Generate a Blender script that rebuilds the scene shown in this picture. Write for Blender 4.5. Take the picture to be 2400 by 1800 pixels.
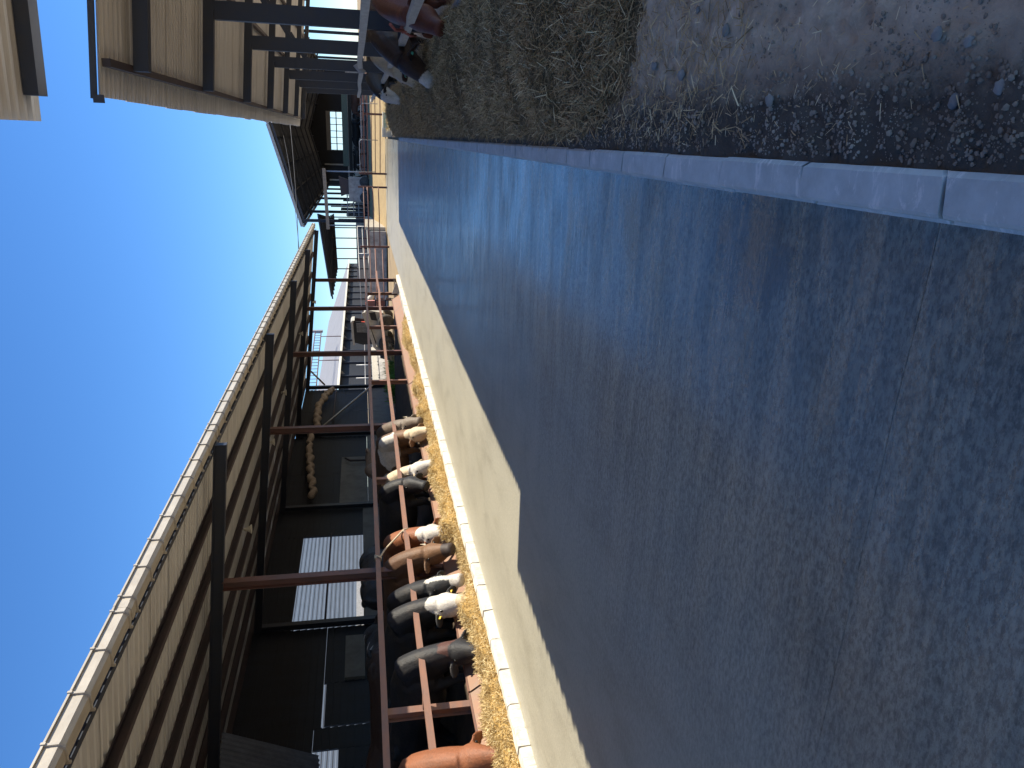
import bpy, bmesh, math, random
import numpy as np
from mathutils import Vector, Matrix

random.seed(7); RNG = np.random.default_rng(11)
S = bpy.context.scene
C = bpy.context.scene.collection
for o in list(bpy.data.objects): bpy.data.objects.remove(o)
rad = math.radians

# ------------------------------------------------------------------ camera
# phone held sideways: the upright picture's top is the frame's left edge
cam = bpy.data.cameras.new('camera'); camo = bpy.data.objects.new('camera', cam); C.objects.link(camo)
right = Vector((0.95062472, 0.30925433, -0.02596934))
up = Vector((-0.03469155, 0.18904759, 0.98135493))
fwd = Vector((-0.3083977, 0.93199934, -0.19044183))
ax, ay, az = -up, right, -fwd
camo.matrix_world = Matrix(((ax.x, ay.x, az.x, 0), (ax.y, ay.y, az.y, 0), (ax.z, ay.z, az.z, 1.65), (0, 0, 0, 1)))
cam.sensor_width = 36; cam.lens = 26.4; cam.clip_start = 0.05; cam.clip_end = 3000
S.camera = camo

# ------------------------------------------------------------------ sky, sun, exposure
SUN = Vector((0.93, 0.41, 1.0)).normalized()
elev = math.asin(SUN.z); azim = math.atan2(SUN.x, SUN.y)
w = bpy.data.worlds.new('World'); S.world = w; w.use_nodes = True
nt = w.node_tree; bg = nt.nodes['Background']
sk = nt.nodes.new('ShaderNodeTexSky'); sk.sky_type = 'NISHITA'; sk.sun_disc = False
sk.sun_elevation = elev; sk.sun_rotation = azim
sk.altitude = 800; sk.air_density = 1.0; sk.dust_density = 0.0; sk.ozone_density = 10
hsv = nt.nodes.new('ShaderNodeHueSaturation'); hsv.inputs['Saturation'].default_value = 1.08; hsv.inputs['Hue'].default_value = 0.501
nt.links.new(sk.outputs[0], hsv.inputs['Color']); nt.links.new(hsv.outputs[0], bg.inputs[0]); bg.inputs[1].default_value = 0.106
sl = bpy.data.lights.new('sun', 'SUN'); slo = bpy.data.objects.new('sun', sl); C.objects.link(slo)
sl.energy = 4.6; sl.angle = rad(0.53); sl.color = (1.0, 0.92, 0.76)
slo.rotation_euler = SUN.to_track_quat('Z', 'Y').to_euler()
S.view_settings.view_transform = 'Standard'; S.view_settings.look = 'None'
S.view_settings.exposure = 0.9; S.view_settings.gamma = 1.0
S.render.engine = 'CYCLES'
S.cycles.max_bounces = 8; S.cycles.diffuse_bounces = 4

# ------------------------------------------------------------------ materials
def nodes(name):
    m = bpy.data.materials.new(name); m.use_nodes = True
    return m, m.node_tree, m.node_tree.nodes['Principled BSDF']
def N(t, kind, **kw):
    n = t.nodes.new(kind)
    for k, v in kw.items():
        if k in n.inputs: n.inputs[k].default_value = v
        else: setattr(n, k, v)
    return n
def ramp(t, fac, stops):
    r = t.nodes.new('ShaderNodeValToRGB'); e = r.color_ramp.elements
    while len(e) < len(stops): e.new(0.5)
    for i, (p, c) in enumerate(stops): e[i].position = p; e[i].color = (*c, 1) if len(c) == 3 else c
    t.links.new(fac, r.inputs[0]); return r.outputs[0]
def coords(t, scale=(1, 1, 1), kind='Object'):
    tc = t.nodes.new('ShaderNodeTexCoord'); mp = t.nodes.new('ShaderNodeMapping')
    mp.inputs['Scale'].default_value = scale; t.links.new(tc.outputs[kind], mp.inputs[0]); return mp.outputs[0]
def wcoords(t, scale=(1, 1, 1)):
    g = t.nodes.new('ShaderNodeNewGeometry'); mp = t.nodes.new('ShaderNodeMapping')
    mp.inputs['Scale'].default_value = scale; t.links.new(g.outputs['Position'], mp.inputs[0]); return mp.outputs[0]
def mixc(t, fac, a, b, mode='MIX'):
    n = t.nodes.new('ShaderNodeMix'); n.data_type = 'RGBA'; n.blend_type = mode
    for sock, v in ((n.inputs[0], fac), (n.inputs[6], a), (n.inputs[7], b)):
        if isinstance(v, (int, float)): sock.default_value = v
        elif isinstance(v, tuple): sock.default_value = (*v, 1) if len(v) == 3 else v
        else: t.links.new(v, sock)
    return n.outputs[2]
def noise(t, vec, scale, detail=4, rough=0.55, dist=0):
    n = N(t, 'ShaderNodeTexNoise', Scale=scale, Detail=detail, Roughness=rough, Distortion=dist)
    t.links.new(vec, n.inputs['Vector']); return n.outputs[0]
def math_(t, op, a, b=None, clamp=False, c=None):
    n = t.nodes.new('ShaderNodeMath'); n.operation = op; n.use_clamp = clamp
    for i, v in enumerate((a, b, c)):
        if v is None: continue
        if isinstance(v, (int, float)): n.inputs[i].default_value = v
        else: t.links.new(v, n.inputs[i])
    return n.outputs[0]
def bump(t, b, h, strength, dist=0.02):
    n = N(t, 'ShaderNodeBump', Strength=strength, Distance=dist); t.links.new(h, n.inputs['Height'])
    t.links.new(n.outputs[0], b.inputs['Normal']); return n
def M(name, c1, c2=None, rough=0.6, metal=0.0, scale=6.0, stretch=(1, 1, 1), bs=0.0, bscale=60, spec=0.5, lo=0.35, hi=0.65, world=True):
    m, t, b = nodes(name)
    c2 = c2 or tuple(x * 0.75 for x in c1)
    v = wcoords(t, stretch) if world else coords(t, stretch)
    n = noise(t, v, scale, 6, 0.65)
    t.links.new(ramp(t, n, [(lo, c1), (hi, c2)]), b.inputs['Base Color'])
    b.inputs['Roughness'].default_value = rough; b.inputs['Metallic'].default_value = metal
    b.inputs['Specular IOR Level'].default_value = spec
    if bs: bump(t, b, noise(t, v, bscale, 5, 0.6), bs, 0.01)
    return m

mat = {}
mat['dark_steel'] = M('dark_steel', (0.020, 0.030, 0.055), (0.030, 0.034, 0.048), 0.55, 0, 5)  # navy cast of lens glare put into the steel colour
mat['primer'] = M('primer_steel', (0.060, 0.038, 0.040), (0.040, 0.032, 0.036), 0.6, 0, 4, bs=0.1)
mat['rail'] = M('rusty_rail', (0.27, 0.135, 0.09), (0.20, 0.12, 0.095), 0.65, 0, 9, (1, 0.3, 1), bs=0.2, bscale=80)
mat['rust_plate'] = M('rusty_plate', (0.30, 0.155, 0.09), (0.26, 0.17, 0.12), 0.6, 0, 5, (1, 1, 1), bs=0.15, bscale=30)
mat['post_red'] = M('primer_post', (0.14, 0.06, 0.05), (0.09, 0.05, 0.045), 0.6, 0, 6, (1, 1, 0.3), bs=0.1)
mat['tan_sheet'] = M('tan_roof_sheet', (0.70, 0.69, 0.67), (0.48, 0.465, 0.44), 0.55, 0, 3.0, (0.25, 9, 1), lo=0.3, hi=0.75)
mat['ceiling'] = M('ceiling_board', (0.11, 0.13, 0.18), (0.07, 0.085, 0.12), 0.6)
mat['grey_sheet'] = M('grey_roof_sheet', (0.27, 0.27, 0.28), (0.19, 0.19, 0.20), 0.6, 0, 1.6, (0.3, 2, 1))
mat['slate_sheet'] = M('dark_roof_sheet', (0.03, 0.042, 0.070), (0.045, 0.055, 0.075), 0.6, 0, 2.0, (0.5, 3, 1))  # bluish veil over the far roofs put into the sheet colour
mat['gutter'] = M('gutter_pvc', (0.50, 0.45, 0.37), (0.40, 0.355, 0.29), 0.45, 0, 7, (2, 0.5, 1))
mat['pvc_white'] = M('white_enamel', (0.75, 0.72, 0.62), (0.6, 0.56, 0.48), 0.4, 0, 8)
mat['wall_panel'] = M('dark_wall_panel', (0.011, 0.015, 0.026), (0.008, 0.010, 0.016), 0.7, 0, 1.5, (1, 2, 0.5))  # interior shade and a bluish glare tint put into the cladding colour
mat['grey_wall'] = M('grey_wall', (0.45, 0.43, 0.40), (0.24, 0.23, 0.22), 0.85, 0, 2.5, bs=0.25, bscale=20)
mat['shaded_wall'] = M('shaded_block_wall', (0.16, 0.155, 0.145), (0.11, 0.105, 0.10), 0.85, 0, 2.5, bs=0.25, bscale=20)  # darker copy of grey_wall, the shed's inside shade painted in
mat['shaded_white_wall'] = M('shaded_white_cladding', (0.08, 0.10, 0.135), (0.065, 0.085, 0.115), 0.5, 0, 1.2, (1, 1, 3))  # white cladding with its shade painted in as dark blue-grey
mat['canvas'] = M('tan_canvas', (0.46, 0.38, 0.31), (0.28, 0.22, 0.175), 0.9, 0, 9, (1, 3, 1), bs=0.6, bscale=14)
mat['galv'] = M('galvanised_pipe', (0.42, 0.42, 0.42), (0.30, 0.29, 0.28), 0.45, 0.4, 10)
mat['cream_rail'] = M('cream_paint_rail', (0.52, 0.49, 0.42), (0.38, 0.34, 0.28), 0.6, 0, 14, (1, 0.4, 1), bs=0.2, bscale=60, lo=0.4, hi=0.7)
mat['gate_red'] = M('red_brown_gate', (0.22, 0.10, 0.075), (0.15, 0.08, 0.065), 0.6, 0, 7)
mat['rubber'] = M('tyre_rubber', (0.035, 0.033, 0.03), (0.09, 0.08, 0.065), 0.85, 0, 8)
mat['loader'] = M('loader_paint', (0.55, 0.52, 0.46), (0.42, 0.39, 0.33), 0.5, 0, 5)
mat['black'] = M('black_rubber', (0.02, 0.02, 0.022), (0.03, 0.03, 0.03), 0.6)
mat['red'] = M('red_plastic', (0.55, 0.08, 0.05), (0.45, 0.07, 0.05), 0.45)
mat['pink'] = M('faded_red_plastic', (0.62, 0.22, 0.2), (0.55, 0.3, 0.27), 0.55)
mat['teal'] = M('teal_plastic', (0.12, 0.30, 0.29), (0.45, 0.52, 0.5), 0.45, 0, 3)
mat['rope'] = M('rope_fibre', (0.55, 0.45, 0.32), (0.4, 0.32, 0.22), 0.9, 0, 40)
mat['pink_rope'] = M('pink_rope_fibre', (0.48, 0.16, 0.12), (0.35, 0.10, 0.08), 0.9, 0, 40)
mat['cloth'] = M('pale_cloth', (0.45, 0.42, 0.40), (0.35, 0.32, 0.3), 0.9)
mat['horn'] = M('horn_keratin', (0.42, 0.36, 0.27), (0.2, 0.16, 0.11), 0.45, 0, 12)
mat['tag'] = M('yellow_tag', (0.75, 0.50, 0.06), (0.7, 0.45, 0.05), 0.4)
mat['tag_green'] = M('green_tag', (0.08, 0.35, 0.2), (0.07, 0.3, 0.18), 0.4)
mat['eye'] = M('eye_dark', (0.01, 0.008, 0.006), (0.012, 0.01, 0.008), 0.15)
mat['wood'] = M('weathered_timber', (0.30, 0.25, 0.19), (0.2, 0.165, 0.13), 0.8, 0, 5, (1, 4, 1), bs=0.2)
mat['stone'] = M('grey_stone', (0.30, 0.295, 0.29), (0.22, 0.215, 0.21), 0.85, 0, 14, bs=0.3)
mat['leaf'] = M('fresh_grass', (0.10, 0.26, 0.03), (0.14, 0.30, 0.05), 0.6, 0, 20)
mat['kerb_grey'] = None
mat['glass'] = M('green_tinted_panel', (0.10, 0.16, 0.15), (0.08, 0.13, 0.13), 0.25)
mat['wire'] = M('cable_black', (0.05, 0.05, 0.055), (0.07, 0.07, 0.07), 0.5)

def concrete_road():
    m, t, b = nodes('worn_concrete'); L = t.links
    g = t.nodes.new('ShaderNodeNewGeometry'); p = g.outputs['Position']
    def mp(sc):
        q = t.nodes.new('ShaderNodeMapping'); q.inputs['Scale'].default_value = sc; L.new(p, q.inputs[0]); return q.outputs[0]
    big = noise(t, mp((0.35, 0.6, 1)), 1.0, 5, 0.6)
    streak = noise(t, mp((0.9, 7.0, 1)), 1.0, 8, 0.70, 0.35)
    streak2 = noise(t, mp((3.0, 24.0, 1)), 1.0, 5, 0.65, 0.3)
    fine = noise(t, mp((0.75, 1.3, 1)), 30, 8, 0.78)
    grit = noise(t, mp((0.75, 1.25, 1)), 46, 6, 0.66, 0.25)
    pit = noise(t, mp((0.6, 1.3, 1)), 40, 4, 0.65)
    sep = t.nodes.new('ShaderNodeSeparateXYZ'); L.new(p, sep.inputs[0])
    streak = math_(t, 'ADD', math_(t, 'MULTIPLY', streak, 0.62), math_(t, 'MULTIPLY', math_(t, 'ADD', grit, streak2), 0.19))
    # mask rising to the right: more grit and pits, plus painted lane shade
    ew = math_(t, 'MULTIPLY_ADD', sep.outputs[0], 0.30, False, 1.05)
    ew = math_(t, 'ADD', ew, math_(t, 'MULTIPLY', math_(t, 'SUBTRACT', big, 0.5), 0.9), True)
    # spalled wet patch by the kerb
    dx = math_(t, 'MULTIPLY', math_(t, 'ADD', sep.outputs[0], 0.42), 2.6)
    dy = math_(t, 'MULTIPLY', math_(t, 'SUBTRACT', sep.outputs[1], 3.05), 1.9)
    dist = math_(t, 'SQRT', math_(t, 'ADD', math_(t, 'MULTIPLY', dx, dx), math_(t, 'MULTIPLY', dy, dy)))
    dist = math_(t, 'ADD', dist, math_(t, 'MULTIPLY', math_(t, 'SUBTRACT', noise(t, mp((1, 1, 1)), 5, 6, 0.65), 0.5), 1.9))
    spall = math_(t, 'SUBTRACT', 1.0, math_(t, 'MULTIPLY', math_(t, 'SUBTRACT', dist, 0.55), 5.0, True), True)
    dirt = noise(t, mp((0.9, 0.35, 1)), 1.6, 8, 0.72, 0.3)
    base = ramp(t, big, [(0.3, (0.375, 0.345, 0.26)), (0.7, (0.335, 0.31, 0.238))])
    base = mixc(t, 0.55, base, ramp(t, dirt, [(0.36, (0.68, 0.66, 0.63)), (0.50, (1.0, 1.0, 1.0)), (0.66, (1.10, 1.10, 1.10))]), 'MULTIPLY')
    dark = ramp(t, streak, [(0.43, (0.42, 0.50, 0.57)), (0.56, (0.70, 0.85, 1.0))])  # lane shade and its blue sky tint painted into the streak colour
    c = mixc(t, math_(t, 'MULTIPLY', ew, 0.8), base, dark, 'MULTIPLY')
    c = mixc(t, math_(t, 'MULTIPLY_ADD', ew, 0.75, True, 0.16), c, ramp(t, fine, [(0.43, (0.36, 0.36, 0.37)), (0.50, (0.95, 0.95, 0.95)), (0.57, (1.45, 1.45, 1.45))]), 'MULTIPLY')
    pits = ramp(t, pit, [(0.40, (0.22, 0.22, 0.24)), (0.46, (1.0, 1.0, 1.0))])
    c = mixc(t, math_(t, 'MULTIPLY_ADD', ew, 0.75, True, 0.08), c, pits, 'MULTIPLY')
    c = mixc(t, math_(t, 'MULTIPLY', spall, 0.75), c, (0.085, 0.088, 0.092))
    mo = noise(t, mp((0.5, 1.0, 1)), 2.3, 8, 0.75, 0.5)
    c = mixc(t, math_(t, 'MULTIPLY', ew, 0.8), c, ramp(t, mo, [(0.36, (0.78, 0.78, 0.78)), (0.56, (1.06, 1.06, 1.06))]), 'MULTIPLY')
    L.new(c, b.inputs['Base Color'])
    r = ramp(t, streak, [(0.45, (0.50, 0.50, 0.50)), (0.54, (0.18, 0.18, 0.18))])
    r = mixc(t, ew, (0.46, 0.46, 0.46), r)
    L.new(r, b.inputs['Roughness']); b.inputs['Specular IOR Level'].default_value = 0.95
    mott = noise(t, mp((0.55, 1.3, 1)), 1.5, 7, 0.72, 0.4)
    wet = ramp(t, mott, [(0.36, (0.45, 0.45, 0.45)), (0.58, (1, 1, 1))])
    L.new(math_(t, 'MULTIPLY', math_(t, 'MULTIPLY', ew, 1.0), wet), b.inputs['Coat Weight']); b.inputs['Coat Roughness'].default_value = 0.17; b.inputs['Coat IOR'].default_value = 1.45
    h = math_(t, 'ADD', math_(t, 'MULTIPLY', grit, math_(t, 'MULTIPLY_ADD', ew, 0.8, False, 0.25)), math_(t, 'MULTIPLY', streak2, math_(t, 'MULTIPLY', ew, 0.5)))
    h = math_(t, 'ADD', h, math_(t, 'MULTIPLY', fine, math_(t, 'MULTIPLY_ADD', ew, 1.6, False, 0.25)))
    h = math_(t, 'ADD', h, math_(t, 'MULTIPLY', spall, math_(t, 'MULTIPLY', noise(t, mp((1, 1, 1)), 22, 3, 0.6), 3.0)))
    bump(t, b, h, 0.9, 0.016)
    return m
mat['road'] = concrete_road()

def kerb_mat(name, c1, c2, c3):
    m, t, b = nodes(name)
    v = wcoords(t); n1 = noise(t, v, 7, 6, 0.7); n2 = noise(t, wcoords(t, (2.0, 5, 1)), 3.0, 7, 0.78, 0.5)
    c = ramp(t, n1, [(0.35, c1), (0.7, c2)])
    f = ramp(t, n2, [(0.55, (0, 0, 0)), (0.62, (0.8, 0.8, 0.8))])
    c = mixc(t, f, c, c3)
    t.links.new(c, b.inputs['Base Color']); b.inputs['Roughness'].default_value = 0.7
    bump(t, b, noise(t, v, 50, 5, 0.7), 0.3, 0.006)
    return m
mat['kerb_grey'] = kerb_mat('grey_kerb_concrete', (0.60, 0.65, 0.66), (0.44, 0.485, 0.49), (0.80, 0.80, 0.80))
mat['kerb_white'] = kerb_mat('whitewashed_kerb', (0.68, 0.64, 0.56), (0.52, 0.48, 0.40), (0.36, 0.31, 0.25))

def soil_mat():
    m, t, b = nodes('trodden_soil'); L = t.links
    v = wcoords(t); n1 = noise(t, v, 1.7, 6, 0.65); n2 = noise(t, v, 14, 6, 0.7); n3 = noise(t, v, 55, 4, 0.7)
    sep = t.nodes.new('ShaderNodeSeparateXYZ'); g = t.nodes.new('ShaderNodeNewGeometry'); L.new(g.outputs['Position'], sep.inputs[0])
    e = math_(t, 'SUBTRACT', 1.0, math_(t, 'MULTIPLY', math_(t, 'SUBTRACT', sep.outputs[0], math_(t, 'MULTIPLY', n2, 0.30)), 5.0, True), True)
    c = ramp(t, n1, [(0.35, (0.52, 0.42, 0.31)), (0.65, (0.66, 0.57, 0.45))])
    c = mixc(t, 0.7, c, ramp(t, n2, [(0.3, (0.6, 0.6, 0.6)), (0.7, (1.15, 1.15, 1.15))]), 'MULTIPLY')
    c = mixc(t, e, c, (0.11, 0.10, 0.085))
    L.new(c, b.inputs['Base Color']); b.inputs['Roughness'].default_value = 0.95; b.inputs['Specular IOR Level'].default_value = 0.2
    bump(t, b, math_(t, 'ADD', n2, math_(t, 'MULTIPLY', n3, 0.5)), 0.7, 0.02)
    return m
mat['soil'] = soil_mat()
mat['clod'] = M('soil_clod', (0.16, 0.13, 0.10), (0.46, 0.41, 0.34), 0.95, 0, 2.2, spec=0.2, bs=0.4, bscale=50)
mat['dirt'] = M('yard_dirt', (0.36, 0.27, 0.16), (0.28, 0.21, 0.13), 0.95, 0, 0.8, bs=0.5, bscale=12, spec=0.2)
mat['litter'] = M('bedding_litter', (0.10, 0.075, 0.05), (0.06, 0.045, 0.035), 0.95, 0, 3, bs=0.6, bscale=15, spec=0.2)
mat['bank'] = M('straw_bank', (0.42, 0.31, 0.16), (0.33, 0.24, 0.13), 0.95, 0, 3, bs=0.6, bscale=10, spec=0.2)

def tone_mat(name, stops, rough=0.75, trans=0.0):
    m, t, b = nodes(name)
    a = t.nodes.new('ShaderNodeAttribute'); a.attribute_name = 'tone'
    t.links.new(ramp(t, a.outputs['Fac'], stops), b.inputs['Base Color'])
    b.inputs['Roughness'].default_value = rough; b.inputs['Specular IOR Level'].default_value = 0.3
    return m
mat['hay'] = tone_mat('grey_green_hay', [(0.0, (0.22, 0.155, 0.08)), (0.45, (0.54, 0.39, 0.21)), (0.8, (0.72, 0.55, 0.31)), (1.0, (0.92, 0.80, 0.52))])
mat['straw'] = tone_mat('golden_straw', [(0.0, (0.36, 0.25, 0.11)), (0.5, (0.60, 0.45, 0.21)), (1.0, (0.82, 0.68, 0.40))])
mat['hay_core'] = M('hay_core', (0.22, 0.17, 0.10), (0.12, 0.09, 0.055), 0.95, 0, 14, bs=0.8, bscale=40, spec=0.2)
mat['straw_core'] = M('straw_core', (0.42, 0.27, 0.09), (0.30, 0.19, 0.07), 0.95, 0, 14, bs=0.8, bscale=40, spec=0.2)

def coat_mat():
    m, t, b = nodes('cattle_coat')
    a = t.nodes.new('ShaderNodeAttribute'); a.attribute_name = 'coat'
    v = coords(t, (3, 1, 1)); n = noise(t, v, 30, 5, 0.7)
    c = mixc(t, 0.7, a.outputs['Color'], ramp(t, n, [(0.3, (0.6, 0.6, 0.6)), (0.7, (1.25, 1.22, 1.2))]), 'MULTIPLY')
    t.links.new(c, b.inputs['Base Color']); b.inputs['Roughness'].default_value = 0.55
    b.inputs['Specular IOR Level'].default_value = 0.35
    n2 = noise(t, coords(t, (1, 1, 1)), 5, 5, 0.6)
    n3 = noise(t, coords(t, (1, 1, 0.6)), 3.2, 7, 0.75)
    c = mixc(t, math_(t, 'MULTIPLY', math_(t, 'MULTIPLY', math_(t, 'SUBTRACT', n3, 0.52), 5.0, True), 0.5), c, (0.085, 0.062, 0.045))
    t.links.new(c, b.inputs['Base Color'])
    bump(t, b, math_(t, 'ADD', n, math_(t, 'MULTIPLY', n2, 2.0)), 0.5, 0.015)
    return m
mat['coat'] = coat_mat()

# ------------------------------------------------------------------ helpers
def tag(o, label=None, cat=None, group=None, kind=None):
    if label: o['label'] = label
    if cat: o['category'] = cat
    if group: o['group'] = group
    if kind: o['kind'] = kind
    return o
def link(name, me, parent=None, m=None, loc=None):
    o = bpy.data.objects.new(name, me); C.objects.link(o)
    if m is not None and me is not None and len(me.materials) == 0: me.materials.append(mat[m] if isinstance(m, str) else m)
    if parent: o.parent = parent
    if loc is not None: o.location = loc
    return o
def empty(name, loc=(0, 0, 0), rz=0.0):
    o = bpy.data.objects.new(name, None); C.objects.link(o); o.location = loc; o.rotation_euler[2] = rz
    o.empty_display_size = 0.2; return o
class MB:
    def __init__(s): s.v = []; s.f = []; s.sm = []
    def add(s, vs, fs, smooth=False):
        k = len(s.v); s.v += [tuple(x) for x in vs]; s.f += [tuple(i + k for i in f) for f in fs]; s.sm += [smooth] * len(fs); return s
    def box(s, x0, x1, y0, y1, z0, z1):
        return s.add([(x0, y0, z0), (x1, y0, z0), (x1, y1, z0), (x0, y1, z0), (x0, y0, z1), (x1, y0, z1), (x1, y1, z1), (x0, y1, z1)],
                     [(0, 3, 2, 1), (4, 5, 6, 7), (0, 1, 5, 4), (1, 2, 6, 5), (2, 3, 7, 6), (3, 0, 4, 7)])
    def beam(s, p, q, w, h, upv=(0, 0, 1)):
        p = Vector(p); q = Vector(q); d = (q - p).normalized(); sd = d.cross(Vector(upv))
        if sd.length < 1e-4: sd = d.cross(Vector((0, 1, 0)))
        sd.normalize(); u = sd.cross(d).normalized(); a = sd * w / 2; b = u * h / 2
        vs = [p - a - b, p + a - b, p + a + b, p - a + b, q - a - b, q + a - b, q + a + b, q - a + b]
        return s.add(vs, [(0, 1, 2, 3), (7, 6, 5, 4), (0, 4, 5, 1), (1, 5, 6, 2), (2, 6, 7, 3), (3, 7, 4, 0)])
    def ibeam(s, p, q, w, h, t, axis='x'):
        # vertical I section from p up to q; flanges face +-x when axis == 'x'
        x, y = p[0], p[1]; z0, z1 = p[2], q[2]
        if axis == 'x':
            s.box(x - h / 2, x - h / 2 + t, y - w / 2, y + w / 2, z0, z1); s.box(x + h / 2 - t, x + h / 2, y - w / 2, y + w / 2, z0, z1)
            s.box(x - h / 2 + t, x + h / 2 - t, y - t / 2, y + t / 2, z0, z1)
        else:
            s.box(x - w / 2, x + w / 2, y - h / 2, y - h / 2 + t, z0, z1); s.box(x - w / 2, x + w / 2, y + h / 2 - t, y + h / 2, z0, z1)
            s.box(x - t / 2, x + t / 2, y - h / 2 + t, y + h / 2 - t, z0, z1)
        return s
    def tube(s, pts, r, n=8, cap=True):
        pts = [Vector(p) for p in pts]; rs = r if isinstance(r, (list, tuple)) else [r] * len(pts)
        k = len(s.v); prev = None
        for i, p in enumerate(pts):
            d = (pts[min(i + 1, len(pts) - 1)] - pts[max(i - 1, 0)]).normalized()
            if prev is None:
                a = d.cross(Vector((0, 0, 1)))
                if a.length < 1e-3: a = d.cross(Vector((0, 1, 0)))
            else: a = prev - d * prev.dot(d)
            a.normalize(); prev = a; b = d.cross(a)
            for j in range(n):
                th = 2 * math.pi * j / n
                s.v.append(tuple(p + (a * math.cos(th) + b * math.sin(th)) * rs[i]))
        for i in range(len(pts) - 1):
            for j in range(n):
                s.f.append((k + i * n + j, k + i * n + (j + 1) % n, k + (i + 1) * n + (j + 1) % n, k + (i + 1) * n + j)); s.sm.append(True)
        if cap:
            s.f.append(tuple(k + j for j in reversed(range(n)))); s.sm.append(False)
            s.f.append(tuple(k + (len(pts) - 1) * n + j for j in range(n))); s.sm.append(False)
        return s
    def loft(s, rings, closed=True):
        n = len(rings[0]); k = len(s.v)
        for r in rings: s.v += [tuple(p) for p in r]
        for i in range(len(rings) - 1):
            for j in range(n):
                s.f.append((k + i * n + j, k + i * n + (j + 1) % n, k + (i + 1) * n + (j + 1) % n, k + (i + 1) * n + j)); s.sm.append(True)
        if closed:
            s.f.append(tuple(k + j for j in reversed(range(n)))); s.sm.append(True)
            s.f.append(tuple(k + (len(rings) - 1) * n + j for j in range(n))); s.sm.append(True)
        return s
    def lathe(s, prof, n=16, c=(0, 0, 0), axis='z'):
        rings = []
        for r, h in prof:
            ring = []
            for j in range(n):
                a = 2 * math.pi * j / n; u, v_ = r * math.cos(a), r * math.sin(a)
                if axis == 'z': ring.append((c[0] + u, c[1] + v_, c[2] + h))
                elif axis == 'x': ring.append((c[0] + h, c[1] + u, c[2] + v_))
                else: ring.append((c[0] + u, c[1] + h, c[2] - v_))
            rings.append(ring)
        return s.loft(rings)
    def extr(s, poly, p, d, u, vdir):
        # extrude 2D polygon (a,b) -> p + a*u + b*vdir, along d
        p = Vector(p); d = Vector(d); u = Vector(u); vdir = Vector(vdir); n = len(poly)
        A = [p + u * a + vdir * b for a, b in poly]; B = [q + d for q in A]
        fs = [tuple(range(n)), tuple(reversed(range(n, 2 * n)))] + [(i, i + n, (i + 1) % n + n, (i + 1) % n) for i in range(n)]
        return s.add(A + B, fs)
    def mesh(s, name):
        me = bpy.data.meshes.new(name); me.from_pydata(s.v, [], s.f)
        me.polygons.foreach_set('use_smooth', s.sm); me.update()
        return me
    def build(s, name, m, parent=None, loc=None):
        me = s.mesh(name)
        bm = bmesh.new(); bm.from_mesh(me); bmesh.ops.recalc_face_normals(bm, faces=bm.faces); bm.to_mesh(me); bm.free()
        return link(name, me, parent, m, loc)
def corr_mesh(width, length, pitch, depth, slope=0.0, xdir=-1, jag=0.0):
    # trapezoid profile across y; ribs run along x from 0 to xdir*length, rising by slope
    prof = []; n = max(1, round(width / pitch)); p = width / n
    for i in range(n): prof += [(i * p, 0), (i * p + 0.34 * p, 0), (i * p + 0.5 * p, depth), (i * p + 0.84 * p, depth)]
    prof.append((width + 0.015, 0))
    vs = []; fs = []; K = len(prof)
    for a in (0, 1):
        for y, z in prof: vs.append((xdir * length * a, y, z + slope * length * a))
    for i in range(K - 1): fs.append((i, i + 1, K + i + 1, K + i))
    me = bpy.data.meshes.new('corrugated_sheet'); me.from_pydata(vs, [], fs); me.update(); return me
def copies(name, me, m, parent, locs):
    return [link(name, me, parent, m, l) for l in locs]

_perm = RNG.random((256, 256))
def vnoise(x, y, s=1.0):
    x = np.asarray(x, float) * s + 57.3; y = np.asarray(y, float) * s + 91.7
    xi = np.floor(x).astype(int); yi = np.floor(y).astype(int); fx = x - xi; fy = y - yi
    fx = fx * fx * (3 - 2 * fx); fy = fy * fy * (3 - 2 * fy)
    a = _perm[xi % 256, yi % 256]; b = _perm[(xi + 1) % 256, yi % 256]; c = _perm[xi % 256, (yi + 1) % 256]; d = _perm[(xi + 1) % 256, (yi + 1) % 256]
    return (a * (1 - fx) + b * fx) * (1 - fy) + (c * (1 - fx) + d * fx) * fy
def fbm(x, y, s=1.0, o=4):
    r = 0; a = 0.5
    for i in range(o): r = r + a * vnoise(x, y, s * 2 ** i); a *= 0.5
    return r
def hfield(name, x0, x1, y0, y1, nx, ny, fn, m, smooth=True, yspace=None):
    xs = np.linspace(x0, x1, nx); ys = np.linspace(0, 1, ny)
    ys = y0 + (y1 - y0) * (ys if yspace is None else ys ** yspace)
    X, Y = np.meshgrid(xs, ys); Z = fn(X, Y)
    v = np.stack([X, Y, Z], -1).reshape(-1, 3)
    i = np.arange((ny - 1) * nx).reshape(ny - 1, nx)[:, :-1].ravel()
    f = np.stack([i, i + 1, i + nx + 1, i + nx], 1)
    me = bpy.data.meshes.new(name); me.from_pydata(v.tolist(), [], f.tolist())
    me.polygons.foreach_set('use_smooth', [smooth] * len(f)); me.update()
    return link(name, me, None, m)
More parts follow.
